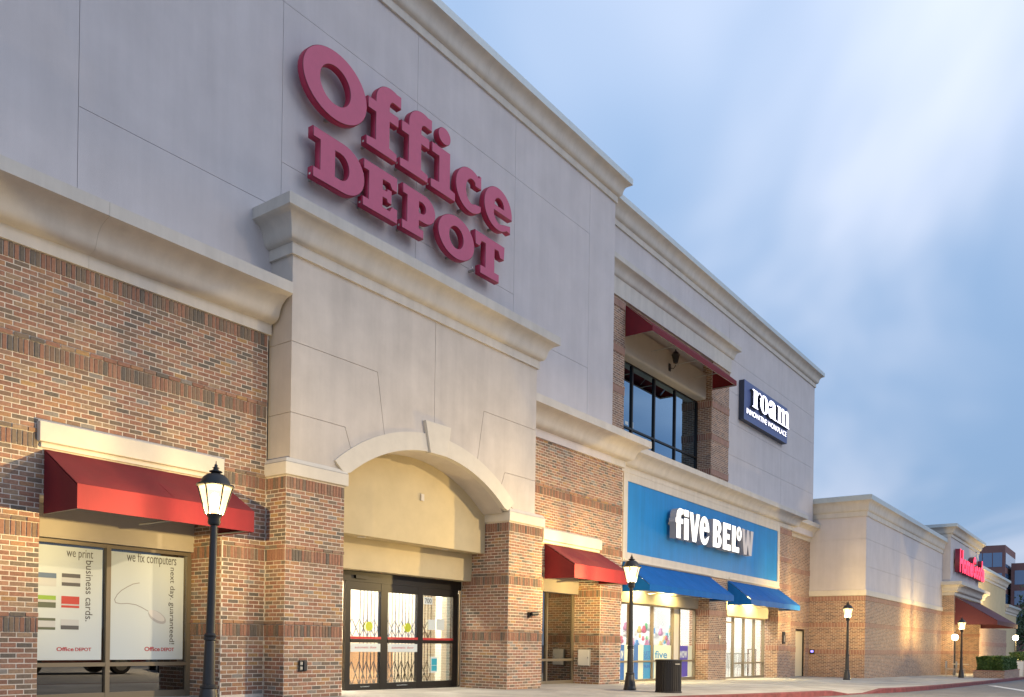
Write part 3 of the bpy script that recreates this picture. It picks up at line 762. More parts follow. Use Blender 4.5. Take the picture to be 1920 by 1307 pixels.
# doorway bay
DYI = 13.085
dw = obj('side_doorway', MB().box(17.742, 20.612, 12.9, 13.15, 2.47, 2.975), M_SOFFIT, st)
for a, b in ((17.75, 17.85), (19.22, 19.27), (20.55, 20.61)): obj('mullion', MB().box(a, b, DYI-.05, DYI+.05, -.3, 2.465), M_BRONZE if a < 19 else M_TANFR, dw)
for a, b in ((17.851, 19.219), (19.271, 20.549)):
    obj('transom', MB().box(a, b, DYI-.045, DYI+.045, .58, .645), M_TANFR, dw)
    obj('sill_frame', MB().box(a, b, DYI-.045, DYI+.045, gz(19)-.05, gz(19)+.08), M_TANFR, dw)
    obj('pane', MB().box(a, b, DYI, DYI+.006, .646, 2.465), M_GLASSD, dw); obj('pane', MB().box(a, b, DYI, DYI+.006, gz(19)+.08, .579), M_GLASSD, dw)
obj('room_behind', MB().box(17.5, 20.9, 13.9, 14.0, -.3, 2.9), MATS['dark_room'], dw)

obj('recess_soffit', MB().box(5.2, 8.6, WY+.302, 13.4, 2.98, 3.1), M_SOFFIT, st); obj('recess_soffit', MB().box(17.4, 20.95, B2Y+.302, 13.6, 2.98, 3.1), M_SOFFIT, st)
obj('roof', MB().box(TX0, 20.6, TY+.51, 30, 13.7, 13.8), M_CONC, st)
obj('rear_wall', MB().box(TX0, 20.6, 29.8, 30, -.5, 13.69), M_CONC, st); obj('side_wall', MB().box(TX0, TX0+.2, 12.61, 29.7, -.5, 13.69), M_STUCCO, st)
build_bricks()

# ================================================================== SECOND BUILDING (blue front, upper floor offices)
FY, RY, QY = 12.55, 12.60, 12.85
sb = thing('corner_building', (30, 12.6, gz(30)), 'stucco and brick store with blue sign panel below and upper floor window', 'building')
def bandset(parent, kind, at, a, b, tops, bottom, top, m_front=True):
    """brick face built of texture courses with proud soldier bands"""
    for t in tops:
        mb, m2 = MB(), MB()
        if kind == 'Y': mb.box(a, b, at-.018, at+.02, t-.205, t); m2.box(a, b, at-.026, at+.02, t+.001, t+.066)
        else: mb.box(at-.018, at+.02, a, b, t-.205, t); m2.box(at-.026, at+.02, a, b, t+.001, t+.066)
        obj('soldier_band', mb, M_STEX, parent); obj('projecting_course', m2, M_BTEX, parent)
FB_T = [5.0, 3.8, 2.37, 1.14]
fbz = -.7
# brick: narrow strip left, pier between the windows, right pier
for a, b, top, nm in ((21.785, 22.44, 6.27, 'brick_strip'), (28.90, 30.54, 3.565, 'brick_pier'), (36.18, 37.80, 6.25, 'brick_pier')):
    w_ = obj(nm, MB().box(a, b, FY, 13.3, fbz, top), M_BTEX, sb)
    bandset(w_, 'Y', FY, a-.002, b+.002, [t for t in FB_T if t < top-.1]+([6.2] if top > 6 else []), fbz, top)
    if nm == 'brick_pier': bandset(w_, 'X', a, FY+.02, 13.09, [2.37, 1.14], fbz, top)
wr = obj('brick_wall', holed(MB(), 37.80, 41.5, QY, QY+.3, fbz, 6.2, [(39.45, 40.83, -1, 1.915)]), M_BTEX, sb)
for t in (2.24, 1.04, 3.45, 4.7):
    if t < 1.5:
        bandset(wr, 'Y', QY, 37.805, 39.44, [t], fbz, 6); bandset(wr, 'Y', QY, 40.84, 41.4, [t], fbz, 6)
    else: bandset(wr, 'Y', QY, 37.805, 41.4, [t], fbz, 6)
obj('wall_return', MB().box(37.78, 37.799, FY+.001, QY, fbz, 6.25), M_BTEX, sb)
# service door
sdz = gz(40)
sdoor = obj('service_door', MB().box(39.47, 40.81, QY+.12, QY+.17, sdz+.01, 1.84), M_CREAM, sb)
obj('door_frame', MB().box(39.45, 39.469, QY+.05, QY+.2, sdz, 1.9).box(40.811, 40.83, QY+.05, QY+.2, sdz, 1.9).box(39.45, 40.83, QY+.05, QY+.2, 1.842, 1.913), M_BRONZE, sdoor)
obj('handle', MB().box(39.58, 39.63, QY+.07, QY+.119, .66, .80), M_GALV, sdoor)
# sign frame and backing above the shop front
obj('shopfront_wall', MB().box(22.445, 36.175, FY+.03, FY+.4, 3.36, 6.3), M_STUCCO, sb)
frm = MB().box(22.445, 22.70, FY-.04, FY+.028, 3.58, 6.27).box(35.93, 36.175, FY-.04, FY+.028, 3.58, 6.27).box(22.701, 35.929, FY-.04, FY+.028, 3.58, 3.86).box(22.701, 35.929, FY-.04, FY+.028, 6.02, 6.27)
obj('sign_frame', frm, M_CORN, sb)
obj('frame_fillet', MB().box(22.5, 28.85, FY-.075, FY-.0401, 3.60, 3.66).box(30.6, 36.15, FY-.075, FY-.0401, 3.60, 3.66), M_TRIM, sb)
cornice('lower_cornice', [(21.805, FY), (38.0, FY), (38.0, QY+.01)], 6.26, sb, p=.5, h=.72)
cornice('lower_cornice', [(38.0, QY), (41.36, QY)], 6.13, sb, p=.5, h=.80)
# headers over shop windows
hd = MB().box(22.46, 28.90, 12.95, 13.25, 2.40, 3.35).box(30.54, 36.18, 12.95, 13.25, 2.26, 3.35)
obj('window_header', hd, M_SOFFIT, sb)
obj('awning_soffit', MB().box(22.46, 28.9, FY+.02, 12.949, 3.30, 3.35).box(30.54, 36.18, FY+.02, 12.949, 3.30, 3.35), M_SOFFIT, sb)
SY = 13.09
sw1 = obj('shop_window', MB().box(22.46, 28.9, SY-.03, SY+.05, 2.345, 2.399), M_TANFR, sb)
gl1 = gz(25)
ml = [22.46, 23.90, 25.49, 27.02, 27.52, 28.83]
for i, x in enumerate(ml):
    obj('mullion', MB().box(x, x+.075, SY-.05, SY+.06, gl1-.15, 2.344), M_TANFR, sw1)
for i, (a, b) in enumerate(zip(ml, ml[1:])):
    if i == 3:
        obj('infill_panel', MB().box(a+.076, b-.001, SY-.03, SY+.03, gl1-.1, 2.344), M_CORN, sw1); continue
    obj('transom', MB().box(a+.076, b-.001, SY-.045, SY+.05, .50, .555), M_TANFR, sw1)
    obj('sill_frame', MB().box(a+.076, b-.001, SY-.045, SY+.05, gl1-.12, gl1+.06), M_TANFR, sw1)
    obj('pane', MB().box(a+.076, b-.001, SY, SY+.006, .556, 2.344), M_GLASSM, sw1); obj('pane', MB().box(a+.076, b-.001, SY, SY+.006, gl1+.06, .499), M_GLASSM, sw1)
gl2 = gz(33)
sw2 = obj('glass_entrance', MB().box(30.54, 36.18, SY-.03, SY+.05, 2.21, 2.259), M_TANFR, sb)
ml2 = [30.55, 32.48, 33.60, 34.75, 35.88]
for x in ml2: obj('mullion', MB().box(x, x+.08, SY-.05, SY+.06, gl2-.15, 2.209), M_TANFR, sw2)
for i, (a, b) in enumerate(zip(ml2, ml2[1:])):
    if i: obj('transom', MB().box(a+.081, b-.001, SY-.045, SY+.05, .36, .415), M_TANFR, sw2)
    obj('sill_frame', MB().box(a+.081, b-.001, SY-.045, SY+.05, gl2-.12, gl2+.06), M_TANFR, sw2)
    obj('pane', MB().box(a+.081, b-.001, SY, SY+.006, gl2+.06, 2.209), M_GLASSM, sw2)
obj('door_head', MB().box(30.631, 32.479, SY-.04, SY+.05, 1.98, 2.04), M_TANFR, sw2)
obj('door_stile', MB().box(31.6, 31.66, SY-.03, SY+.04, gl2, 1.979), M_TANFR, sw2)
# interior of the blue-front store
M_IW = plain('store_wall', (.82, .82, .80), .8); M_OR = plain('store_orange', (.62, .17, .05), .7)
room = MB().box(22.3, 37.5, 19.0, 19.1, -.5, 4.0).box(22.1, 22.3, 13.3, 19.1, -.5, 4.0).box(37.5, 37.6, 13.3, 19.1, -.5, 4.0).box(22.1, 37.6, 13.3, 19.1, 3.9, 4.0)
ir = obj('store_interior', room, M_IW, sb)
obj('store_floor', MB().box(22.1, 37.6, 13.16, 19.0, -.6, gz(33)+.01), plain('store_floor', (.5, .5, .48), .4), ir)
for k in range(5):
    obj('ceiling_light', MB().box(23.5+k*2.8, 25.3+k*2.8, 14.2, 14.5, 3.85, 3.895).box(23.5+k*2.8, 25.3+k*2.8, 16.6, 16.9, 3.85, 3.895), M_TUBE, ir)
obj('feature_wall', MB().box(22.302, 22.33, 13.4, 18.9, 1.7, 3.3), M_OR, ir)
TOYC = [(.55, .03, .04), (.02, .20, .55), (.65, .45, .02), (.1, .45, .08), (.6, .2, .35), (.7, .7, .66), (.9, .85, .8), (.05, .35, .5)]
TM = [plain('toy_%d' % i, c, .5) for i, c in enumerate(TOYC)]
rr = random.Random(3)
rack = obj('wall_rack', MB().box(23.0, 37.3, 18.3, 18.95, -.3, 1.75), M_WHITE, ir)
for k in range(60):
    x = 23.1+rr.random()*13.8; z = .15+rr.choice([0, .5, 1.0, 1.45]); s = .12+rr.random()*.2
    obj('toy_box', MB().box(x, x+s, 18.15-rr.random()*.1, 18.29, z, z+s*1.1), rr.choice(TM), ir)
for k in range(48):
    x = rr.choice([24.2+rr.random()*2.6, 27.6+rr.random()*1.0, 24.2+rr.random()*3.5]); z = .65+rr.random()*.95; s = .045+rr.random()*.06; y = 13.7+rr.random()*.5
    m_ = MB(); m_.lathe([(.02, 0), (s*.8, s*.3), (s, s), (s*.7, s*1.7), (s*.55, s*1.9), (s*.62, s*2.4), (.02, s*2.8)], x, y, z, 8); obj('plush_toy', m_, rr.choice(TM), ir, smooth=True)
obj('display_table', MB().box(24.1, 27.3, 13.6, 14.4, .55, .62).box(24.2, 24.3, 13.7, 14.3, -.2, .55).box(27.1, 27.2, 13.7, 14.3, -.2, .55), M_WHITE, ir)
for k in range(7):   # rails and carts by the entrance
    x = 31.2+k*.62
    m_ = MB()
    for q in range(5): m_.tube([(x+.03, 13.5+q*.14, .15), (x+.03, 13.5+q*.14, .75)], .008, 5)
    m_.tube([(x, 13.45, .75), (x+.45, 13.45, .78), (x+.45, 14.1, .78), (x, 14.1, .75), (x, 13.45, .75)], .012, 5).tube([(x, 13.45, .2), (x+.4, 13.45, .3)], .012, 5).tube([(x+.45, 13.45, .78), (x+.4, 13.5, -.2)], .012, 5).tube([(x, 13.45, .75), (x+.05, 13.5, -.2)], .012, 5)
    obj('basket_cart', m_, M_GALV, ir)
obj('cart_rail', MB().tube([(35.0, 13.4, -.2), (35.0, 13.4, .95), (35.9, 13.4, .95), (35.9, 13.4, -.2)], .025, 6), M_IRON, ir)
for a, z0, z1, c in ((33.1, 1.15, 1.55, 3), (33.1, .85, 1.1, 2)): obj('hanging_card', MB().box(a, a+.35, 14.0, 14.02, z0, z1), TM[c], ir)
# stickers on the shop window glass
M_SB = plain('window_blue', (.01, .11, .40), .5); M_SB2 = plain('window_cyan', (.02, .22, .48), .5); M_SV = plain('window_violet', (.09, .07, .42), .5); M_SL = plain('window_cream', (.60, .64, .52), .6)
def wx(x): return onY(x, 1230, SY-.02).x
for i, (a, b, m_, tx) in enumerate(((1162.5, 1171, M_SB, 'ow'), (1171.2, 1178, M_SL, None), (1189, 1197, M_SB, None), (1197.2, 1206.5, M_SL, None), (1207, 1220, M_SB2, None), (1222.5, 1226.5, M_SB2, None), (1226.7, 1258.5, M_SL, 'five'), (1272.5, 1290, M_SV, 'wow'), (1290.2, 1298, M_SL, None))):
    X0_, X1_ = wx(a), wx(b)
    for z0, z1 in ((gl1+.07, .498), (.557, 1.06)):
        pn = obj('window_sticker', MB().box(X0_, X1_, SY-.009, SY-.004, z0, z1), m_, sw1)
    if tx: text_fit('sticker_text', tx, X0_+.06, X1_-.06 if tx != 'five' else X1_-.3, .62, .88, SY-.0115, .002, M_SB2 if tx == 'five' else M_PAPER, sw1, offset=.02)
text_fit('sticker_text', 'LET', wx(1208)+.02, wx(1219), .74, .86, SY-.0115, .002, M_SB, sw1, offset=.02)
text_fit('sticker_text', 'GO', wx(1208)+.02, wx(1219), .60, .72, SY-.0115, .002, M_SB, sw1, offset=.02)
text_fit('sticker_text', 'FUN', wx(1208)+.02, wx(1219), .30, .42, SY-.0115, .002, M_SB, sw1, offset=.02)

# upper floor: stucco wall with panels, brick-framed window
UX0, UX1 = 21.0, 40.95
OP = (21.75, 30.56, 6.9, 11.36)
uw = obj('upper_wall', holed(MB(), UX0, UX1, RY+.016, RY+.4, 6.3, 14.1, [OP]), M_STUCCO, sb)
def rp_(a, b, c, d): obj('stucco_panel', MB().box(a+gj, b-gj, RY, RY+.018, c+gj, d-gj), M_STUCCO, uw)
for a, b in ((30.56, 36.4), (36.4, UX1+gj)):
    for c, d in ((6.3, 8.34), (8.34, 9.56), (9.56, 10.74), (10.74, 11.98), (11.98, 13.45)): rp_(a, b, c, d)
rp_(UX0, 30.56, 11.98, 13.45)
obj('roof', MB().box(21.0, UX1-.31, RY+.41, 29.7, 13.5, 13.6), M_CONC, sb)
obj('upper_side', MB().box(UX1-.3, UX1-.001, RY+.41, 30, 6.3, 14.1), M_STUCCO, uw)
cornice('roof_cornice', [(UX0, RY), (UX1, RY), (UX1, 30)], 13.42, sb, p=.36, h=.72, flash=True)
for a, b in ((21.75, 22.49), (28.96, 30.56)):
    bp = obj('brick_pier', MB().box(a, b, RY-.02, 13.4, 6.9, 11.35), M_BTEX, sb)
    bandset(bp, 'Y', RY-.02, a-.002, b+.002, [11.3, 9.95, 8.75, 7.5], 6.9, 11.3)
    if a > 25: bandset(bp, 'X', a, RY, 13.15, [9.95, 8.75, 7.5], 6.9, 11.3)
obj('window_hood', MB().box(21.40, 30.57, RY-.09, RY+.02, 11.36, 11.985), M_CORN, sb)
cornice('hood_cornice', [(21.05, RY-.02), (30.59, RY-.02), (30.59, RY+.02)], 11.72, sb, p=.33, h=.63)
UY = 13.16
obj('window_beam', bevel(obj('b', MB(), M_SOFFIT, sb)).data and MB().box(22.492, 28.958, 12.78, 13.3, 10.0, 10.98).box(22.492, 28.958, 12.9, 13.3, 10.981, 11.34), M_SOFFIT, sb)
bpy.data.objects.remove(bpy.data.objects['b'])
bevel([o for o in sb.children if o.name.startswith('window_beam')][0], .07, 4)
uwn = obj('upper_window', MB().box(22.492, 28.958, UY-.02, UY+.05, 9.95, 9.999), M_BRONZE, sb)
mm = [22.495, 23.97, 25.51, 27.08, 28.88]
for x in mm: obj('mullion', MB().box(x, x+.075, UY-.05, UY+.06, 6.95, 9.949), M_BRONZE, uwn)
for a, b in zip(mm, mm[1:]):
    obj('transom', MB().box(a+.076, b-.001, UY-.045, UY+.05, 7.90, 7.96), M_BRONZE, uwn)
    obj('pane', MB().box(a+.076, b-.001, UY, UY+.006, 7.961, 9.949), M_GLASSU, uwn); obj('pane', MB().box(a+.076, b-.001, UY, UY+.006, 7.0, 7.899), M_GLASSU, uwn)
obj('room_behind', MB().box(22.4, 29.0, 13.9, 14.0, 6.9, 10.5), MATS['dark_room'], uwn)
obj('window_notice', MB().box(23.62, 23.82, UY-.004, UY-.001, 8.03, 8.13).box(24.12, 24.16, UY-.004, UY-.001, 8.0, 8.2), M_PAPER, uwn)

# ================================================================== THIRD BUILDING
HX, HY = 41.4, 10.28
hb = thing('far_store_building', (60, 10.3, gz(60)), 'beige stucco store with brick base under the red lit letters', 'building')
def wall_boxes(mb, z0, z1, o=0.):
    mb.box(HX-o, 60.6, HY-o, HY+.3, z0, z1); mb.box(HX-o, HX+.3, HY+.301, 14.2, z0, z1); return mb
hw = obj('brick_base', wall_boxes(MB(), -1.6, 3.52), M_BTEX, hb)
for t in (3.50, 2.25, .985):
    obj('soldier_band', wall_boxes(MB(), t-.205, t, .015), M_STEX, hw); obj('projecting_course', wall_boxes(MB(), t+.001, t+.066, .02), M_BTEX, hw) if t < 3 else None
bevel(obj('stone_band', wall_boxes(MB(), 3.525, 3.79, .05), M_TRIM, hb), .015)
hup = obj('upper_wall', wall_boxes(MB(), 3.6, 7.3, -.016), M_STUCCO, hb)
for c, d in ((3.79, 4.89), (4.89, 6.17), (6.17, 7.3)):
    for a, b in ((HX, 47.5), (47.5, 54), (54, 60.6)): obj('stucco_panel', MB().box(a+(gj if a > HX else 0), b-gj, HY, HY+.014, c+gj, d-gj), M_STUCCO, hup)
    obj('stucco_panel', MB().box(HX, HX+.014, HY+.015, 14.2, c+gj, d-gj), M_STUCCO, hup)
cornice('roof_cornice', [(HX, 16), (HX, HY), (61.0, HY)], 7.21, hb, p=.30, h=.93, flash=True)
# portal
ptl = obj('portal_wall', MB().box(60.3, 72.0, 9.82, 10.6, 4.9, 8.4), M_STUCCO, hb)
obj('portal_return', MB().box(60.3, 60.6, 10.601, 14, 4.9, 8.4).box(71.7, 72, 10.601, 14, 4.9, 8.4), M_STUCCO, ptl)
cornice('portal_cornice', [(60.3, 14), (60.3, 9.82), (72.0, 9.82), (72.0, 14)], 8.28, hb, p=.42, h=.80, flash=True)
cornice('portal_hood', [(60.32, 10.5), (60.32, 9.6), (72.0, 9.6), (72.0, 10.5)], 4.55, hb, p=.5, h=.85)
obj('portal_lintel', MB().box(60.335, 71.985, 9.615, 10.59, 4.545, 5.3), M_STUCCO, hb)
for a, b in ((60.32, 61.1), (71.2, 72.0)):
    pr_ = obj('portal_pier', MB().box(a, b, 9.6, 11.4, -1.6, 4.54), M_BTEX, hb)
    bandset(pr_, 'Y', 9.6, a, b, [3.5, 2.25, .98], 0, 0); bandset(pr_, 'X', a, 9.6, 11.4, [3.5, 2.25, .98], 0, 0)
obj('portal_back', MB().box(61.1, 71.2, 12.2, 12.4, -1.6, 4.5), M_BTEX, hb)
et = obj('glass_entrance', MB().box(62, 66.8, 12.1, 12.19, 2.3, 2.45), M_BRONZE, hb)
for k in range(6): obj('mullion', MB().box(62+k*.94, 62.1+k*.94, 12.1, 12.19, -1.2, 2.299), M_BRONZE, et)
for k in range(5): obj('pane', MB().box(62.101+k*.94, 62.939+k*.94, 12.14, 12.15, -.7, 2.299), emit('far_lit_glass', (1.0, .80, .42), .9) if 'far_lit_glass' not in MATS else MATS['far_lit_glass'], et)
obj('entry_ceiling', MB().box(60.6, 71.7, 9.62, 12.19, 3.3, 3.4), M_CORN, hb)
obj('entry_downlight', MB().box(63, 63.4, 10.6, 11.0, 3.27, 3.299).box(66, 66.4, 10.6, 11.0, 3.27, 3.299).box(69, 69.4, 10.6, 11.0, 3.27, 3.299), emit('downlight', (1, .72, .36), 60), hb)
# wing beyond the portal
fw_ = obj('wing_wall', MB().box(72.0, 89.5, 10.0, 14, -1.6, 6.7), M_YSTUC, hb)
obj('wing_base', MB().box(72.01, 89.6, 9.9, 9.99, -1.6, 2.9), M_BTEX, hb)
obj('soldier_band', MB().box(72.02, 89.6, 9.87, 9.899, 1.4, 1.75), M_STEX, hb)
cornice('wing_cornice', [(72.0, 10.0), (89.5, 10.0), (89.5, 14)], 6.6, hb, p=.4, h=.85, flash=True)
obj('low_wing', MB().box(89.6, 99, 10.1, 14, -1.6, 4.6), M_YSTUC, hb)
cornice('wing_cornice', [(89.5, 10.1), (99, 10.1), (99, 14)], 4.5, hb, p=.4, h=.8, flash=True)

# ================================================================== AWNINGS
def awning(X0, X1, wy, p, zt, zv, zb, mat, label, wall_drop=None, group='fabric awnings on the store fronts', seams=(), frame=True):
    """shed awning: sloping top, straight valance, closed sides, open underneath"""
    t = thing('awning', ((X0+X1)/2, wy, zb), label, 'awning', group)
    th = .012; y0 = wy-p; e = .01
    nb = max(2, int(round((X1-X0)/1.6))); NX, NY = nb*8, 6; top = MB()
    def cloth(i, j, dz):
        u, v = i/NX, j/NY; sag = (abs(math.sin(math.pi*nb*u))**.8)*math.sin(math.pi*v)*.022+.004*math.sin(i*1.7+j)*math.sin(math.pi*v)
        return (X0+(X1-X0)*u, y0+(wy-e-y0)*v, zv+(zt-zv)*v-sag-dz)
    for dz, fl in ((0, 0), (.012, 1)):
        for i in range(NX):
            for j in range(NY):
                q = [cloth(i, j, dz), cloth(i+1, j, dz), cloth(i+1, j+1, dz), cloth(i, j+1, dz)]; top.quad(q[::-1] if fl else q)
    cn = obj('canopy', top, mat, t, recalc=False)
    bb = bmesh.new(); bb.from_mesh(cn.data); bmesh.ops.remove_doubles(bb, verts=bb.verts, dist=.0005); bb.to_mesh(cn.data); bb.free(); cn.data.polygons.foreach_set('use_smooth', [True]*len(cn.data.polygons))
    v = MB().box(X0, X1, y0, y0+th, zb, zv-.001); obj('valance', v, mat, t)
    for x, s in ((X0, 1), (X1, -1)):
        xa_, xb_ = (x+.001, x+th) if s == 1 else (x-th, x-.001)
        m_ = MB(); i = 0
        poly = [(y0+th+.001, zb), (wy-e, zb), (wy-e, zt-.02), (y0+th+.001, zv-.02)]
        m_.v = [(xa_, y, z) for y, z in poly]+[(xb_, y, z) for y, z in poly]
        m_.f = [(0, 1, 2, 3), (7, 6, 5, 4), (0, 4, 5, 1), (1, 5, 6, 2), (2, 6, 7, 3), (3, 7, 4, 0)]; m_.m = [0]*6; m_.b = [0]*6
        obj('side_panel', m_, mat, t)
    if frame:
        nb = max(2, int(round((X1-X0)/1.6)))
        for k in range(nb+1):
            x = X0+.05+(X1-X0-.1)*k/nb
            f_ = MB().tube([(x, y0+.04, zb+.02), (x, wy-.03, zb+.02)], .014, 6).tube([(x, y0+.04, zv-.05), (x, wy-.03, zt-.08)], .014, 6)
            obj('frame_bar', f_, M_GALV, t)
        obj('frame_bar', MB().tube([(X0+.03, y0+.035, zb+.02), (X1-.03, y0+.035, zb+.02)], .014, 6), M_GALV, t)
    for x in seams:
        d = Vector((0, wy-y0, zt-zv)); nn = Vector((0, -(zt-zv), wy-y0)).normalized()
        obj('seam', MB().obox(Vector((x, (y0+wy)/2, (zv+zt)/2))+nn*.002, (.018, 0, 0), d*.99, nn*.004), mat, t)
    return t
awning(5.50, 8.24, WY, .93, 3.60, 3.045, 2.72, M_RED, 'red fabric awning over the poster window at the left', seams=(6.9,))
awning(17.80, 20.49, B2Y, .91, 3.60, 3.05, 2.70, M_RED, 'red fabric awning over the dark side doorway by the arch')
awning(22.49, 28.92, FY, .93, 3.56, 2.86, 2.66, M_BLUE, 'longer blue fabric awning over the toy display windows')
awning(30.60, 36.22, FY, .93, 3.54, 2.83, 2.62, M_BLUE, 'shorter blue fabric awning over the lit glass entrance')
awning(22.50, 28.98, RY-.02, .92, 11.30, 10.50, 10.33, M_RED, 'red fabric awning above the upper floor window')
awning(60.7, 71.6, 9.6, 2.4, 4.5, 2.95, 2.68, M_MAROON, 'large maroon awning over the far store entrance', frame=False)

# ================================================================== SIGNS
sg = thing('store_sign', (12.8, TY, 9.2), 'huge red channel letters reading Office Depot on the stucco wall', 'sign')
LF, LD = 11.80, .15
def ell(cx, cz, rx, rz, n=40): return [(cx+rx*math.cos(2*math.pi*k/n), cz+rz*math.sin(2*math.pi*k/n)) for k in range(n)]
def f_shape(x):
    return [(x, 10.40), (x+.82, 10.40), (x+.82, 10.57), (x+.62, 10.60), (x+.62, 11.10), (x+.86, 11.10), (x+.86, 11.31), (x+.62, 11.31), (x+.62, 11.38)]+arc(x+.72, 11.40, .10, .11, 180, 90, 4)+[(x+.93, 11.50), (x+.93, 11.74)]+arc(x+.66, 11.40, .42, .36, 70, 180, 12)+[(x+.24, 11.33), (x+.04, 11.33), (x+.04, 11.11), (x+.24, 11.11), (x+.24, 10.60), (x, 10.57)]
LET = [('letter_o', [ell(10.37, 11.07, .765, .615), ell(10.36, 11.07, .355, .335)]),
 ('letter_f', [f_shape(11.12)]), ('letter_f', [f_shape(12.02)]),
 ('letter_i', [[(12.92, 10.39), (13.70, 10.39), (13.70, 10.57), (13.53, 10.60), (13.53, 11.33), (12.95, 11.33), (12.95, 11.12), (13.17, 11.12), (13.17, 10.60), (12.92, 10.57)]]),
 ('letter_i_dot', [ell(13.335, 11.61, .20, .175, 28)]),
 ('letter_c', [arc(14.21, 10.86, .50, .475, 52, 318, 26)+[(14.57, 10.66)]+arc(14.26, 10.86, .20, .26, 300, 62, 16)[0:17]+[(14.36, 11.02), (14.58, 11.02), (14.58, 11.31), (14.50, 11.31), (14.49, 11.24)]]),
 ('letter_e', [[(15.05, 10.80)]+arc(15.27, 10.78, .23, .215, 190, 300, 9)+[(15.66, 10.66), (15.66, 10.47)]+arc(15.20, 10.87, .52, .48, -52, -352, 40)+[(15.72, 10.80)], [(15.07, 10.94)]+arc(15.235, 10.95, .165, .17, 180, 0, 10)+[(15.40, 10.94)]]),
 ('letter_d', [[(9.86, 9.22), (10.55, 9.22)]+arc(10.58, 9.67, .52, .45, -90, 90, 18)+[(9.86, 10.12), (9.86, 9.93), (10.02, 9.93), (10.02, 9.41), (9.86, 9.41)], [(10.38, 9.44), (10.48, 9.44)]+arc(10.50, 9.67, .205, .23, -90, 90, 10)+[(10.38, 9.90)]]),
 ('letter_e', [[(11.05, 9.22), (11.98, 9.22), (11.98, 9.50), (11.82, 9.50), (11.76, 9.40), (11.58, 9.40), (11.58, 9.585), (11.68, 9.585), (11.70, 9.53), (11.82, 9.53), (11.82, 9.80), (11.70, 9.80), (11.68, 9.745), (11.58, 9.745), (11.58, 9.92), (11.76, 9.92), (11.82, 9.83), (11.97, 9.83), (11.97, 10.11), (11.07, 10.11), (11.07, 9.92), (11.20, 9.92), (11.20, 9.40), (11.05, 9.40)]]),
 ('letter_p', [[(12.10, 9.22), (12.74, 9.22), (12.74, 9.40), (12.60, 9.40), (12.60, 9.55), (12.72, 9.55)]+arc(12.76, 9.835, .33, .285, -90, 90, 14)+[(12.12, 10.12), (12.12, 9.92), (12.24, 9.92), (12.24, 9.40), (12.10, 9.40)], [(12.60, 9.72), (12.66, 9.72)]+arc(12.68, 9.83, .11, .105, -90, 90, 8)+[(12.60, 9.935)]]),
 ('letter_o', [ell(13.77, 9.665, .60, .45), ell(13.76, 9.665, .225, .225, 28)]),
 ('letter_t', [[(14.57, 9.21), (15.26, 9.21), (15.26, 9.40), (15.09, 9.40), (15.09, 9.92), (15.22, 9.92), (15.28, 9.79), (15.44, 9.79), (15.46, 10.10), (14.38, 10.10), (14.40, 9.79), (14.56, 9.79), (14.62, 9.92), (14.75, 9.92), (14.75, 9.40), (14.57, 9.40)]])]
for nm, cs in LET:
    lo = place_flat(nm, curve_mesh(cs, LD, .012), LF, LD, [M_LETF, M_LETS, M_LETE], sg)
    xs_ = [p[0] for p in cs[0]]; zs_ = [p[1] for p in cs[0]]
    rnd = nm in ('letter_o', 'letter_c') or (nm == 'letter_e' and min(xs_) > 13); cxm = (min(xs_)+max(xs_))/2
    if rnd: obj('mounting_bracket', MB().box(cxm-.03, cxm+.03, LF+LD, TY, min(zs_)+.06, min(zs_)+.10), M_GALV, lo)
    elif nm != 'letter_i_dot': obj('mounting_bracket', MB().box(min(xs_)+.14, min(xs_)+.18, LF+LD, TY+.0, min(zs_)+.06, min(zs_)+.10), M_GALV, lo)
    else: obj('mounting_bracket', MB().box(13.30, 13.36, LF+LD, TY, 11.58, 11.64), M_GALV, lo)
    if not rnd and nm != 'letter_i_dot': obj('fixing_screw', MB().box(min(xs_)-.004, min(xs_)+.012, LF+.06, LF+.10, min(zs_)+.05, min(zs_)+.085), M_WHITE, lo)

# blue panel sign
bs = thing('shop_sign', (29.3, FY, 3.9), 'large bright blue sign panel with lit white letters reading five below', 'sign')
obj('sign_panel', MB().box(22.702, 35.928, FY-.015, FY+.027, 3.862, 6.018), M_PANEL, bs)
BLF, BLD = 12.16, .24
def bX(x, y=1000): return onY(1240+x/9.6, 940+y/9.6, BLF).x
Zb0 = onY(1240+310/9.6, 940+660/9.6, BLF).z; Zt0 = onY(1240+330/9.6, 940+120/9.6, BLF).z
zz = lambda t: Zb0+(Zt0-Zb0)*t
X_ = lambda x: bX(x, 500)
def rel(x0, x1, pts):
    a, b = X_(x0), X_(x1); a, b = a+(b-a)*.045, b-(b-a)*.045
    return [(a+(b-a)*u, zz(v)) for u, v in pts]
def rarc(cu, cv, ru, rv, a0, a1, n=10): return [(cu+ru*math.cos(R(a0+(a1-a0)*k/n)), cv+rv*math.sin(R(a0+(a1-a0)*k/n))) for k in range(n+1)]
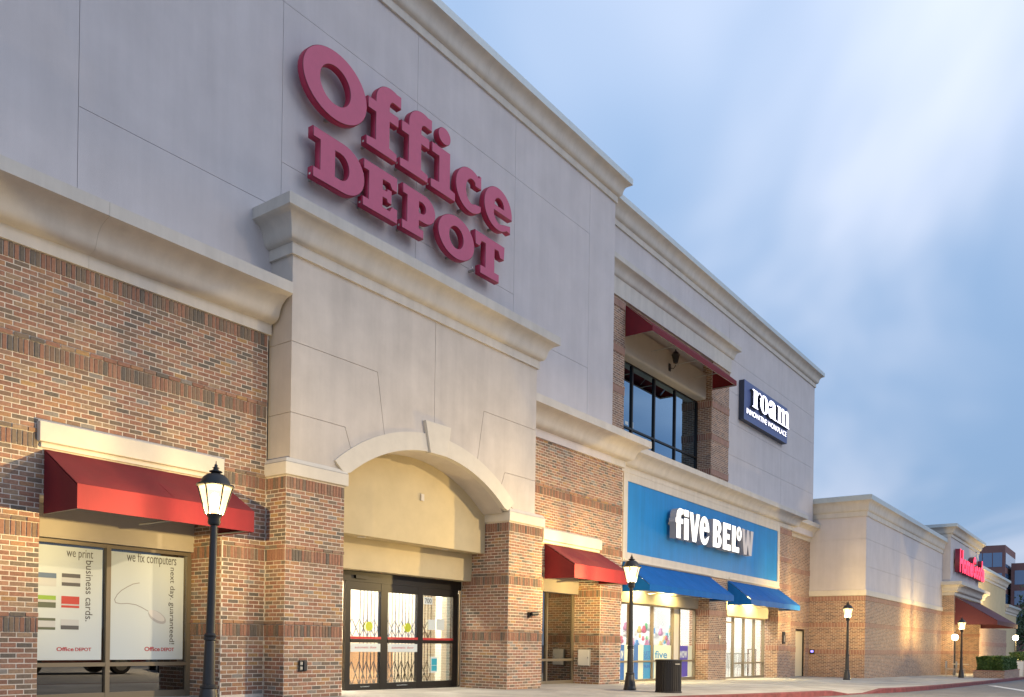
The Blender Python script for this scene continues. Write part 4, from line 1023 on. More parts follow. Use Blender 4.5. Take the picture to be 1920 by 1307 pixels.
F5 = [('letter_f', [rel(250, 400, [(.12, 0), (.68, 0), (.68, .50), (.98, .50), (.98, .66), (.68, .66), (.68, .72)]+rarc(.86, .72, .18, .10, 180, 90, 5)+[(1, .82), (1, .99)]+rarc(.62, .74, .50, .26, 80, 180, 10)+[(.12, .66), (0, .66), (0, .50), (.12, .50)])], 1),
 ('letter_i', [rel(408, 495, [(0, 0), (1, 0), (1, .72), (0, .72)])], 1), ('letter_i_dot', [rel(408, 495, [(0, .78), (1, .78), (1, 1), (0, 1)])], 1),
 ('letter_v', [rel(500, 700, [(.30, 0), (.66, 0), (1, .98), (.68, .98), (.50, .40), (.32, .98), (0, .98)])], 1),
 ('letter_e', [rel(682, 872, [(.42, .46), (.42, .36)]+rarc(.56, .28, .14, .10, 180, 320, 6)+[(1, .34)]+rarc(.5, .5, .5, .52, -25, -335, 30)[0:0]+rarc(.5, .48, .5, .50, -22, -350, 30)+[(1, .46)]), rel(682, 872, [(.42, .60)]+rarc(.52, .62, .10, .18, 180, 0, 6)+[(.62, .60)])], 1),
 ('letter_b', [rel(925, 1095, [(0, 0), (.55, 0)]+rarc(.6, .26, .4, .26, -90, 70, 8)+rarc(.55, .74, .4, .25, -60, 90, 8)+[(0, .99)]), rel(925, 1095, [(.42, .16), (.58, .16), (.62, .24), (.58, .38), (.42, .38)]), rel(925, 1095, [(.42, .60), (.56, .60), (.6, .70), (.56, .80), (.42, .80)])], 1),
 ('letter_e', [rel(1105, 1258, [(0, 0), (1, 0), (1, .22), (.48, .22), (.48, .40), (.85, .40), (.85, .60), (.48, .60), (.48, .78), (1, .78), (1, .98), (0, .98)])], 1),
 ('letter_l', [rel(1268, 1412, [(0, 0), (1, 0), (1, .20), (.48, .20), (.48, .97), (0, .97)])], 1),
 ('letter_o', [rel(1342, 1442, rarc(.5, .72, .5, .27, 0, 345, 23)), rel(1342, 1442, rarc(.5, .72, .16, .13, 0, 340, 17))], 1),
 ('letter_w', [rel(1446, 1672, [(.16, 0), (.42, 0), (.50, .42), (.60, 0), (.84, 0), (1, .97), (.76, .97), (.70, .38), (.61, .97), (.42, .97), (.32, .38), (.24, .97), (0, .97)])], 0)]
for nm, cs, lit in F5:
    dpt = BLD; yf = BLF - (.02 if nm == 'letter_o' else 0)
    lo = place_flat(nm, curve_mesh(cs, dpt, .0), yf, dpt, [M_LED if lit else M_UNLIT, M_RETURN], bs)
    xs_ = [p[0] for p in cs[0]]; zs_ = [p[1] for p in cs[0]]
    obj('mounting_pin', MB().box(sum(xs_)/len(xs_)-.04, sum(xs_)/len(xs_)+.04, yf+dpt, FY-.015, (min(zs_)+max(zs_))/2-.04, (min(zs_)+max(zs_))/2+.04), M_UNLIT, lo)

# roam sign
M_SIGNB = plain('sign_slate', (.095, .13, .30), .5, noise=.08, nscale=2); M_SIGNS = plain('sign_side', (.03, .04, .07), .5)
rs = thing('office_sign', (34, RY, 9.8), 'slate blue box sign with lit white roam lettering on the upper wall', 'sign')
SF = 12.38
sbx = MB().box(31.55, 36.50, SF, RY-.001, 9.84, 11.36)
so = obj('sign_box', sbx, [M_SIGNB, M_SIGNS], rs)
for p in so.data.polygons: p.material_index = 0 if p.normal.y < -.5 else 1
RF = SF-.12
def rX(x): return onY(1380+x/5.027, 780, RF).x
rzb = onY(1380+205/5.027, 600+845/5.027, RF).z; rzt = onY(1380+160/5.027, 600+645/5.027, RF).z; RH = (rzt-rzb)
RXH = RH
def ro(x0, x1, pts): a, b = rX(x0), rX(x1); return [(a+(b-a)*u, rzb+RXH*v) for u, v in pts]
RO_ = [('letter_r', [ro(150, 238, [(.05, 0), (.66, 0), (.66, .05), (.55, .07), (.55, .62), (.62, .80), (.70, .86)]+rarc(.80, .80, .18, .14, 150, -150, 10)[0:9]+[(.98, .86), (.95, .97), (.80, 1.0), (.66, .96), (.55, .82), (.55, .98), (.05, .98), (.05, .93), (.18, .91), (.18, .07), (.05, .05)][0:0]+[(1.0, .78), (.98, .92), (.82, 1.0), (.64, .95), (.55, .82), (.55, .98), (.05, .98), (.05, .93), (.18, .91), (.18, .07), (.05, .05)])]),
 ('letter_o', [ro(228, 306, rarc(.5, .5, .5, .52, 0, 348, 29)), ro(228, 306, rarc(.5, .5, .13, .46, 0, 345, 23))]),
 ('letter_a', [ro(306, 384, [(.50, .0), (.50, .10), (.44, .02), (.28, -.02), (.08, .06), (.0, .24), (.08, .46), (.28, .56), (.50, .62), (.50, .80), (.45, .93), (.34, .95), (.32, .88), (.38, .78), (.30, .66), (.12, .66), (.05, .78), (.12, .94), (.34, 1.02), (.62, 1.0), (.80, .90), (.84, .74), (.84, .12), (.90, .06), (1, .08), (1, .02), (.84, -.02), (.62, .0)]), ro(306, 384, [(.40, .12), (.50, .20), (.50, .54), (.38, .46), (.33, .28)])]),
 ('letter_m', [ro(388, 502, [(0, 0), (.34, 0), (.34, .05), (.29, .07), (.29, .70), (.36, .86), (.41, .80), (.41, .07), (.36, .05), (.36, 0), (.66, 0), (.66, .05), (.61, .07), (.61, .70), (.69, .86), (.74, .80), (.74, .07), (.69, .05), (.69, 0), (1, 0), (1, .05), (.94, .07), (.94, .82), (.88, .97), (.76, 1.0), (.66, .94), (.60, .82), (.56, .96), (.46, 1.0), (.36, .95), (.29, .82), (.29, .98), (0, .98), (0, .93), (.08, .91), (.08, .07), (0, .05)])])]
for nm, cs in RO_:
    place_flat(nm, curve_mesh(cs, .119, 0), RF, .119, [M_LEDB, M_SIGNS], rs)
tzb = onY(1380+128/5.027, 600+893/5.027, SF-.03).z; tzt = onY(1380+128/5.027, 600+842/5.027, SF-.03).z
text_fit('tagline', 'INNOVATIVE WORKPLACE', rX(122), onY(1380+474/5.027, 815, SF-.03).x, tzb, tzt, SF-.03, .028, [M_LEDB, M_SIGNS], rs, offset=.004)

# far red letters
L = bpy.data.lights.new('entry_fill_light', 'POINT'); L.energy = 500; L.color = (1, .72, .32); L.shadow_soft_size = .3  # added point light with no fixture, brightens the far store entry
lo = bpy.data.objects.new('entry_fill_light', L); col.objects.link(lo); lo.parent = hb; lo.location = (5.5, .6, 3.7)
hs_ = thing('far_store_sign', (66, 9.8, 6), 'red glowing letters reading HomeGoods on the far store', 'sign')
HSF = 9.45
ha, hb_ = onY(1800, 1050, HSF), onY(1846, 1075, HSF)
zt_l = onY(1801, 1029, HSF).z; zb_l = onY(1800, 1072, HSF).z
me_h = [('H', 0, .13, 1), ('o', .13, .24, .64), ('m', .24, .40, .64), ('e', .40, .50, .64), ('G', .50, .62, 1), ('o', .62, .72, .64), ('o', .72, .81, .64), ('d', .81, .91, 1), ('s', .91, 1, .64)]
for ch, a, b, hh in me_h:
    L = hb_.x-ha.x
    text_fit('letter_'+ch.lower(), ch, ha.x+a*L+.03, ha.x+b*L-.03, zb_l, zb_l+(zt_l-zb_l)*hh, HSF, .3, [M_LEDR, M_LETE], hs_, offset=.045)
obj('raceway', MB().box(ha.x+.3, hb_.x-.3, HSF+.301, 9.82, zb_l+.35, zb_l+.6), M_STUCCO, hs_)

# ================================================================== WINDOW POSTERS
def px_w(x, y): v = onY(x, y, WYI-.01); return v.x, v.z
PYF = WYI-.004
def poster(X0, X1, label):
    t = thing('window_poster', ((X0+X1)/2, WYI, .68), label, 'poster', 'white posters in the shop window')
    obj('sheet', MB().box(X0, X1, PYF, PYF+.003, .70, 2.40), M_PAPER, t); return t
p1 = poster(5.545, 6.80, 'white window poster with business cards at the left of the mullion')
p2 = poster(6.93, 8.19, 'white window poster with a computer mouse at the right of the mullion')
def ptxt(t, body, xa_, ya_, xb_, yb_, m_, rot=False, off=0.0):
    a = px_w(xa_, ya_); b = px_w(xb_, yb_)
    text_fit('lettering', body, a[0], b[0], min(a[1], b[1]), max(a[1], b[1]), PYF-.003, .0015, m_, t, offset=off, rot=rot)
ptxt(p1, 'we print', 125, 1048.5, 175, 1033, M_INKG); ptxt(p1, 'business cards.', 160, 1165, 175, 1052, M_INKG, True, .004)
ptxt(p2, 'we fix computers', 238, 1058, 331, 1043, M_INKG); ptxt(p2, 'next day. guaranteed!', 315, 1208, 329, 1065, M_INKG, True, .004)
ptxt(p1, 'Office', 106, 1221, 138.5, 1213.5, M_INKR, off=.02); ptxt(p1, 'DEPOT', 141, 1221, 171.5, 1214.5, M_INKR, off=.02)
ptxt(p2, 'Office', 271, 1221, 300, 1213, M_INKR, off=.02); ptxt(p2, 'DEPOT', 302, 1221, 326.5, 1214.5, M_INKR, off=.02)
CC = {'b': plain('card_blue', (.10, .16, .27), .6), 'k': plain('card_dark', (.09, .09, .10), .6), 'g': plain('card_green', (.25, .42, .05), .6), 'r': plain('card_red', (.48, .05, .04), .6), 'd': plain('card_olive', (.10, .12, .08), .6), 'l': plain('card_grey', (.50, .53, .56), .6)}
def card(x0_, y0_, x1_, y1_, bands):
    a = px_w(x0_, y1_); b = px_w(x1_, y0_); X0, X1, Z0, Z1 = max(a[0], 5.56), b[0], a[1], b[1]; lo = 0
    for fr_, m_ in bands:
        obj('business_card_print', MB().box(X0, X1, PYF-.0035, PYF-.002, Z0+(Z1-Z0)*lo, Z0+(Z1-Z0)*(lo+fr_)-.001), m_, p1); lo += fr_
card(60, 1075, 106, 1097, [(.62, CC['l']), (.38, CC['b'])]); card(116, 1077, 151, 1098, [(.28, CC['k']), (.40, CC['l']), (.32, CC['k'])])
card(60, 1117, 105, 1138, [(.45, CC['d']), (.2, CC['l']), (.35, CC['g'])]); card(115, 1119, 149, 1139, [(.2, CC['r']), (.12, CC['l']), (.68, CC['r'])])
card(60, 1159, 104, 1180, [(.22, CC['d']), (.55, CC['l']), (.23, CC['d'])]); card(114, 1162, 148, 1180, [(.4, CC['k']), (.6, CC['l'])])
cord = [(262, 1093), (250, 1095), (238, 1101), (228, 1107), (220, 1115), (215, 1124), (217, 1130), (226, 1132), (240, 1131.5), (255, 1134), (266, 1139), (278, 1146)]
pts = [px_w(*q) for q in cord]; mbc = MB()
for (a, b), (c, d) in zip(pts, pts[1:]):
    dd = Vector((c-a, d-b)).normalized(); nn = Vector((-dd.y, dd.x))*.006
    mbc.quad([(a-nn.x, PYF-.0025, b-nn.y), (c-nn.x, PYF-.0025, d-nn.y), (c+nn.x, PYF-.0025, d+nn.y), (a+nn.x, PYF-.0025, b+nn.y)])
obj('mouse_cord', mbc, CC['l'] and plain('cord_ink', (.28, .28, .29), .6), p2, recalc=False)
cx_, cz_ = px_w(295, 1157); mm_ = MB(); mm_.prism([(cx_+.17*math.cos(t)*math.cos(-.5)-.085*math.sin(t)*math.sin(-.5), cz_+.17*math.cos(t)*math.sin(-.5)+.085*math.sin(t)*math.cos(-.5)) for t in [2*math.pi*k/28 for k in range(28)]], PYF-.004, PYF-.001)
obj('mouse_print', mm_, plain('mouse_ink', (.42, .43, .46), .6), p2)
mm2 = MB(); mm2.prism([(cx_-.012+.155*math.cos(t)*math.cos(-.5)-.062*math.sin(t)*math.sin(-.5), cz_+.022+.155*math.cos(t)*math.sin(-.5)+.062*math.sin(t)*math.cos(-.5)) for t in [2*math.pi*k/28 for k in range(28)]], PYF-.0055, PYF-.0041)
obj('mouse_print', mm2, plain('mouse_ink_light', (.60, .61, .63), .6), p2)

# ================================================================== STREET LAMPS
LH = 3.27
LAMPC = (1.0, .72, .30)
def make_lamp(label):
    t = thing('street_lamp', (0, 0, 0), label, 'street lamp', 'post lanterns along the sidewalk')
    n8 = 12
    base = MB().lathe([(.155, 0), (.155, .045), (.145, .06), (.135, .12), (.108, .33), (.098, .37), (.108, .385), (.108, .41), (.08, .43)], n=n8)
    obj('base', base, M_BLACK, t, smooth=True, auto=30)
    po = MB().lathe([(.078, .42), (.066, .97), (.064, .985), (.080, .995), (.080, 1.02), (.070, 1.03), (.078, 1.045), (.078, 1.06), (.058, 1.08), (.055, 1.5), (.045, 2.35), (.043, 2.46)], n=n8)
    obj('post', po, M_BLACK, t, smooth=True, auto=30)
    obj('collar', MB().lathe([(.043, 2.455), (.07, 2.47), (.08, 2.50), (.075, 2.55), (.10, 2.60)], n=16), M_BLACK, t, smooth=True, auto=40)
    hb0, hb1, r0, r1 = 2.60, 2.955, .11, .212
    lan = MB().lathe([(r0-.008, hb0+.004), (r1-.012, hb1-.004)], n=6, rot=R(15)); lant = obj('lantern', lan, M_LANT, t)
    for k in range(6):
        a = R(15)+2*math.pi*k/6
        obj('lantern_bar', MB().tube([(r0*math.cos(a), r0*math.sin(a), hb0), (r1*math.cos(a), r1*math.sin(a), hb1)], .011, 5), M_BLACK, lant)
    rf = MB().lathe([(.228, 2.952), (.238, 2.962), (.234, 2.978), (.19, 2.99), (.178, 3.025), (.155, 3.07), (.108, 3.11), (.05, 3.13)], n=24)
    roof = obj('lantern_roof', rf, M_BLACK, t, smooth=True, auto=40)
    obj('finial', MB().lathe([(.045, 3.128), (.08, 3.145), (.085, 3.155), (.042, 3.17), (.03, 3.19), (.045, 3.20), (.02, 3.215), (.022, 3.235), (.008, 3.25), (.004, LH+.02)], n=12), M_BLACK, roof, smooth=True)
    obj('bulb', MB().lathe([(.03, 2.66), (.05, 2.72), (.055, 2.80), (.04, 2.86), (.01, 2.88)], n=12), M_BULB, lant, smooth=True)
    L = bpy.data.lights.new('lamp_light', 'POINT'); L.energy = 480; L.color = LAMPC; L.shadow_soft_size = .025
    lo = bpy.data.objects.new('lamp_light', L); col.objects.link(lo); lo.location = (0, 0, 2.638); lo.parent = t
    return t
lamp_pos = []
l1 = onZ(396, 868, gz(6.5)+LH-.09); lamp_pos.append((l1.x, l1.y))
for q in ((1181, 1294), (1588, 1275), (1802, 1271)):
    v = onG(*q); lamp_pos.append((v.x, v.y))
lab = ['black lantern post in front of the poster window, nearest of the lamps', 'black lantern post beside the dark trash can', 'black lantern post in front of the far brick corner wall', 'black lantern post beside the hedge planter, farthest of the row']
lp = make_lamp(lab[0])
lamps = [lp]+[copy_tree(lp) for _ in range(3)]
for o in lamps[1:]:
    for ch in o.children:
        if ch.type == 'LIGHT': ch.data = ch.data.copy(); ch.data.energy = 900; ch.data.color = (1, .69, .25)
for o, (x, y), lb in zip(lamps, lamp_pos, lab):
    o.location = (x, y, gz(x)); o['label'] = lb; o.rotation_euler = (0, 0, random.uniform(0, .4))
lamps[0].location.z -= .07          # its foot stands in a recess of the paving
lamps[0].rotation_euler = (R(.0), R(1.4), R(8))

# ================================================================== SMALL THINGS
v = onG(1253, 1298.5); TCX, TCY = v.x, v.y
tcn_ = thing('trash_can', (TCX, TCY, gz(TCX)), 'dark brown slatted round trash can on the sidewalk', 'trash can')
z0 = gz(TCX)
obj('liner', MB().lathe([(.27, .03), (.27, .70)], TCX, TCY, z0, 28), M_BLACK, tcn_, smooth=True, auto=40)
for k in range(36):
    a = 2*math.pi*k/36; c, s = math.cos(a), math.sin(a)
    obj('slat', MB().obox((TCX+.288*c, TCY+.288*s, z0+.38), (-.036*s, .036*c, 0), (.014*c, .014*s, 0), (0, 0, .68)), plain('can_brown', (.012, .010, .010), .5) if 'can_brown' not in MATS else MATS['can_brown'], tcn_)
obj('rim', MB().lathe([(.265, .715), (.30, .715), (.312, .728), (.312, .75), (.30, .762), (.25, .762)], TCX, TCY, z0, 32), MATS['can_brown'], tcn_, smooth=True, auto=40)
obj('base_ring', MB().lathe([(.25, 0), (.305, 0), (.31, .015), (.305, .035), (.25, .035)], TCX, TCY, z0, 32), MATS['can_brown'], tcn_, smooth=True, auto=40)
obj('lid', MB().lathe([(.26, .745), (.20, .757), (.15, .757)], TCX, TCY, z0, 32, cap=False), M_BLACK, tcn_)
obj('maker_plate', MB().obox((TCX-.13, TCY-.283, z0+.665), (.12, -.055, 0), (-.004, -.01, 0), (0, 0, .02)), M_GALV, tcn_)

e = onX(1097, 1233, 20.614)
eb = thing('electrical_box', (20.55, e.y, .43), 'white metal utility box on the brick doorway jamb', 'utility box')
bevel(obj('cabinet', MB().box(20.54, 20.604, e.y-.20, e.y+.20, .44, .92), M_GALV, eb), .01)
bevel(obj('cover', MB().box(20.525, 20.539, e.y-.18, e.y+.18, .46, .90), M_WHITE, eb), .004)
obj('latch', MB().box(20.515, 20.524, e.y-.16, e.y-.13, .66, .70), M_GALV, eb)
oc = thing('outlet_box', (9.55, PY, .52), 'small dark weatherproof outlet box on the left entrance pier', 'outlet')
bevel(obj('back_box', MB().box(9.47, 9.63, PY-.045, PY-.012, .52, .71), M_BLACK, oc), .006)
bevel(obj('cover', MB().box(9.55, 9.62, PY-.07, PY-.046, .535, .695), plain('dark_plastic', (.03, .03, .035), .4), oc), .006)
obj('socket', MB().box(9.485, 9.535, PY-.05, PY-.0451, .55, .60).box(9.485, 9.535, PY-.05, PY-.0451, .63, .68), M_GALV, oc)
dc = onY(994, 1152, PY-.05)
cmr = thing('security_camera', (dc.x, PY, dc.z), 'small black camera fixed to the right entrance pier', 'camera')
obj('mount', MB().box(dc.x-.05, dc.x+.01, PY-.07, PY-.011, dc.z-.07, dc.z+.05), M_BLACK, cmr)
obj('housing', MB().tube([(dc.x-.02, PY-.10, dc.z+.01), (dc.x+.17, PY-.14, dc.z+.02)], .048, 10), M_BLACK, cmr)
obj('lens', MB().tube([(dc.x+.17, PY-.14, dc.z+.02), (dc.x+.18, PY-.142, dc.z+.021)], .034, 10), M_GALV, cmr)
wb = onY(1470, 1196, FY-.03)
wsn = thing('wall_plaque', (wb.x, FY, wb.z), 'narrow dark plaque on the brick beside the cream service door', 'plaque')
obj('plate', MB().box(wb.x-.16, wb.x+.16, FY-.04, FY-.002, wb.z-.26, wb.z+.26), M_BLACK, wsn); obj('symbol', MB().box(wb.x-.05, wb.x+.05, FY-.046, FY-.0401, wb.z-.18, wb.z+.10), M_GALV, wsn)
ic = onX(1516, 1222, HX)
itc = thing('door_keypad', (HX, 12.5, ic.z), 'small keypad with blue light beside the cream service door', 'keypad')
obj('case', MB().box(HX-.06, HX-.021, 12.55, 12.78, ic.z-.11, ic.z+.11), M_BLACK, itc); obj('screen', MB().box(HX-.066, HX-.061, 12.60, 12.73, ic.z-.03, ic.z+.07), emit('keypad_blue', (.3, .25, 1), 1.5), itc)
bx = onY(1302, 1194, FY-.03)
dbx = thing('junction_box', (30.0, FY, 1.48), 'tiny junction box on the brick pier between the blue awnings', 'junction box')
jx = onY(1349, 1194, FY-.03)
obj('case', MB().box(jx.x-.08, jx.x+.08, FY-.05, FY-.002, jx.z-.06, jx.z+.06), M_GALV, dbx); obj('conduit', MB().tube([(jx.x, FY-.03, jx.z-.06), (jx.x, FY-.03, jx.z-.3)], .012, 6), M_GALV, dbx)
# wall lantern under the upper awning
wl = onY(1258, 683, 12.72)
wlt = thing('wall_lantern', (wl.x, 12.78, wl.z), 'small unlit black wall lantern above the upper floor window', 'wall lamp')
obj('backplate', MB().box(wl.x-.06, wl.x+.06, 12.745, 12.779, wl.z-.22, wl.z+.02), M_BLACK, wlt)
obj('arm', MB().tube([(wl.x, 12.75, wl.z-.12), (wl.x, 12.62, wl.z-.16), (wl.x, 12.55, wl.z-.08), (wl.x, 12.55, wl.z)], .014, 6), M_BLACK, wlt)
obj('shade', MB().lathe([(.07, 0), (.13, .26), (.15, .27), (.09, .36), (.02, .42), (.02, .46)], wl.x, 12.55, wl.z, 6), M_BLACK, wlt)
obj('glass', MB().lathe([(.064, .03), (.118, .24)], wl.x, 12.548, wl.z, 6, rot=.1), M_GLASSM, wlt)
# uplights under the blue awnings (lit)
for k, (x, lb) in enumerate(((24.0, 'leftmost of the small lamps glowing under the blue awnings'), (26.3, 'small lamp glowing mid-way under the longer blue awning'), (31.9, 'small lamp glowing at the left under the shorter blue awning'), (33.8, 'small lamp glowing at the right under the shorter blue awning'))):
    t = thing('awning_light', (x, 12.6, 3.1), lb, 'lamp', 'small lamps under the blue awnings')
    obj('can', MB().lathe([(.05, 0), (.06, .12)], x, 12.62, 3.17, 12), M_BLACK, t); obj('lens', MB().lathe([(.045, -.006), (.045, -.001)], x, 12.62, 3.17, 12), M_BULB, t)
    L = bpy.data.lights.new('awning_spot', 'SPOT'); L.energy = 380; L.color = (1, .74, .25); L.spot_size = R(140); L.spot_blend = .6; L.shadow_soft_size = .04
    lo = bpy.data.objects.new('awning_spot', L); col.objects.link(lo); lo.parent = t; lo.location = (0, .02, .05); lo.rotation_euler = (R(25), 0, 0)

# planter and hedges by the far store
PLX0, PLX1, PLY0, PLY1 = 53.2, 60.4, 5.95, 7.45
pz = gz(55)
pl = thing('brick_planter', (56, 6.8, pz), 'low brick planter wall at the kerb before the far store', 'planter')
obj('planter_wall', MB().box(PLX0, PLX1, PLY0, PLY1, pz-.6, pz+.38), M_BTEX, pl); bevel(obj('coping', MB().box(PLX0-.03, PLX1+.03, PLY0-.03, PLY1+.03, pz+.381, pz+.44), M_STEX, pl), .01)
obj('soil', MB().box(PLX0+.2, PLX1-.2, PLY0+.2, PLY1-.2, pz+.441, pz+.45), plain('soil', (.05, .035, .025), .95), pl)
def leaf_mat(name, c1, c2):
    m, t, p = new_mat(name); p.inputs['Roughness'].default_value = .6
    at = N(t, 'ShaderNodeAttribute', attribute_name='bc'); mx = N(t, 'ShaderNodeMix', data_type='RGBA')
    mx.inputs['A'].default_value = (*c1, 1); mx.inputs['B'].default_value = (*c2, 1); t.links.new(at.outputs['Fac'], mx.inputs['Factor']); t.links.new(mx.outputs['Result'], p.inputs['Base Color'])
    return m
M_LEAF = leaf_mat('hedge_leaf', (.03, .075, .018), (.09, .16, .035)); M_TLEAF = leaf_mat('tree_leaf', (.02, .05, .02), (.06, .10, .035)); M_TWIG = plain('twig', (.06, .04, .025), .9)
def leaves(mb, c, s, rg):
    a = Vector((rg.gauss(0, 1), rg.gauss(0, 1), rg.gauss(0, 1))).normalized(); b = a.orthogonal().normalized()
    b = Matrix.Rotation(rg.random()*6.28, 3, a) @ b; d = a.cross(b); c = Vector(c)
    mb.quad([c-b*s, c-d*s*.5+a*s*.12, c+b*s, c+d*s*.5+a*s*.12], 0, rg.random())
def hedge(X0, X1, Y0, Y1, Z0, Z1, nl, label, seed):
    rg = random.Random(seed); t = thing('hedge', ((X0+X1)/2, (Y0+Y1)/2, Z0), label, 'hedge', 'clipped hedges by the far store'); mb = MB()
    for k in range(nl):
        u, v_, w_ = rg.random(), rg.random(), rg.random(); f_ = rg.random()
        x, y, z = X0+(X1-X0)*u, Y0+(Y1-Y0)*v_, Z0+(Z1-Z0)*w_
        q = rg.random()
        if q < .3: x = X0+abs(rg.gauss(0, .05))
        elif q < .7: y = Y0+abs(rg.gauss(0, .05))
        elif q < .95: z = Z1-abs(rg.gauss(0, .05))
        b = .06*math.sin(x*5+z*7)+.04*math.sin(y*9+z*4)
        leaves(mb, (x+b, y+b*.6, z+b*.7), .055+.03*rg.random(), rg)
    o = obj('foliage', mb, M_LEAF, t, recalc=False, bc=True); o['kind'] = 'stuff'
    st_ = MB()
    for k in range(int((X1-X0)/.5)): x = X0+.25+k*.5; st_.tube([(x, (Y0+Y1)/2, Z0-.05), (x+rg.uniform(-.1, .1), (Y0+Y1)/2+rg.uniform(-.2, .2), Z1-.15)], .02, 5)
    obj('stems', st_, M_TWIG, t)
hedge(PLX0+.3, 60.1, PLY0+.12, PLY1-.12, pz+.44, pz+1.16, 9000, 'dense clipped green hedge on top of the brick planter', 1)
hedge(66.5, 75, 6.3, 7.2, gz(70), gz(70)+1.6, 3500, 'smaller green hedge beyond the planter at the right edge', 2)
# sandwich board by the planter
ab = onG(1908, 1271); AX, AY = ab.x-1.0, 5.98
AX = 51.6+1.2
sbz = gz(53)
# bistro bench and chairs seen by the far doorway
def chair(x, y, rz, label):
    t = thing('patio_chair', (x, y, gz(x)), label, 'chair', 'patio chairs by the far entrance'); z = gz(x)
    obj('seat', MB().box(x-.22, x+.22, y-.22, y+.22, z+.43, z+.46), M_GALV, t); obj('backrest', MB().box(x-.22, x+.22, y+.20, y+.225, z+.5, z+.88), M_GALV, t)
    for a in (-.19, .19):
        for b in (-.19, .19): obj('leg', MB().tube([(x+a, y+b, z+.43), (x+a*1.15, y+b*1.15, z)], .014, 5), M_GALV, t)
    return t
chair(53.2, 8.6, 0, 'grey patio chair nearest the tall far lamp post'); chair(54.6, 8.3, 0, 'grey patio chair close behind the brick planter')
tb = thing('patio_table', (55.8, 8.5, gz(55.8)), 'small cream round table by the far store entrance', 'table')
obj('tabletop', MB().lathe([(.45, .70), (.45, .74)], 55.8, 8.5, gz(55.8), 24), M_CREAM, tb); obj('stem', MB().lathe([(.04, .03), (.04, .70)], 55.8, 8.5, gz(55.8), 10), M_CREAM, tb); obj('foot', MB().lathe([(.28, 0), (.26, .03)], 55.8, 8.5, gz(55.8), 20), M_CREAM, tb)
def aframe(x, y, label):
    z = gz(x); t = thing('sandwich_board', (x, y, z), label, 'sandwich board')
    for s in (-1, 1):
        o = obj('board', MB().obox((x+s*.17, y, z+.5), (.03, 0, 0), (0, .62, 0), (-s*.30, 0, 1.0)), M_TRIM, t)
        obj('face', MB().obox((x+s*.19, y, z+.5), (.006, 0, 0), (0, .54, 0), (-s*.27, 0, .88)), M_WHITE, o)
    obj('hinge', MB().box(x-.05, x+.05, y-.3, y+.3, z+1.0, z+1.02), M_GALV, t)
aframe(61.3, 6.1, 'white sandwich board standing at the kerb past the end of the planter')

# globe lamps of the far store
def globe(x, y, z, label):
    t = thing('globe_lamp', (x, y, gz(x)), label, 'lamp', 'globe lamps by the far store')
    obj('post', MB().lathe([(.10, 0), (.08, .2), (.05, .3), (.045, z-gz(x)-.16)], x, y, gz(x), 10), M_BLACK, t, smooth=True, auto=40)
    obj('globe', MB().lathe([(.05, -.20), (.16, -.13), (.20, 0), (.16, .13), (.05, .2)], x, y, z, 16), emit('globe_glow', (1, .80, .50), 9) if 'globe_glow' not in MATS else MATS['globe_glow'], t, smooth=True)
    obj('cap', MB().lathe([(.07, .19), (.05, .26), (.01, .32)], x, y, z, 10), M_BLACK, t)
    L = bpy.data.lights.new('globe_light', 'POINT'); L.energy = 160 if x < 65 else 1500; L.color = LAMPC; L.shadow_soft_size = .2
    lo = bpy.data.objects.new('globe_light', L); col.objects.link(lo); lo.parent = t; lo.location = (0, -.32, z-gz(x))
GL = 1
g1 = onX(1790.5, 1195, 59.3); globe(g1.x, g1.y, g1.z, 'twin-bright globe lamp post beside the far brick pier')
g2 = onX(1904, 1196, 73.0); globe(g2.x, g2.y, g2.z, 'bright globe lamp post at the right edge below the maroon awning')

# ================================================================== FAR BACKGROUND
ob = thing('office_tower', (175, 24, gz(175)), 'far red brick office tower with blue ribbon windows', 'building')
M_TB = plain('tower_brick', (.23, .115, .105), .85, noise=.1, nscale=.4); M_TG = plain('tower_glass', (.10, .20, .36), .12, .0, spec=.9)
def tower(X0, X1, Y0, Y1, top, z0=-3):
    obj('tower_body', MB().box(X0, X1, Y0, Y1, z0, top), M_TB, ob)
    fl = 3.6; z = top-1.3
    while z-2.4 > 4:
        w_ = 1.7; nx = max(1, int((Y1-Y0)/w_))
        for k in range(nx):
            a = Y0+.45+k*((Y1-Y0-.9)/nx); b = a+(Y1-Y0-.9)/nx-.12
            obj('window', MB().box(X0-.06, X0+.1, a, b, z-2.5, z), M_TG, ob)
        nx = max(1, int((X1-X0)/w_))
        for k in range(nx):
            a = X0+.45+k*((X1-X0-.9)/nx); b = a+(X1-X0-.9)/nx-.12
            obj('window', MB().box(a, b, Y0-.06, Y0+.1, z-2.5, z), M_TG, ob)
        z -= fl
def at_d(x, y, X): return onX(x, y, X)
t0 = at_d(1858, 1023, 170); t1 = at_d(1885, 1025, 170); t2 = at_d(1902, 1026, 170)
tower(170, 185, t1.y, t0.y+8, t0.z); tower(174, 200, at_d(1935, 1055, 174).y, t1.y-.5, at_d(1905, 1056, 174).z)
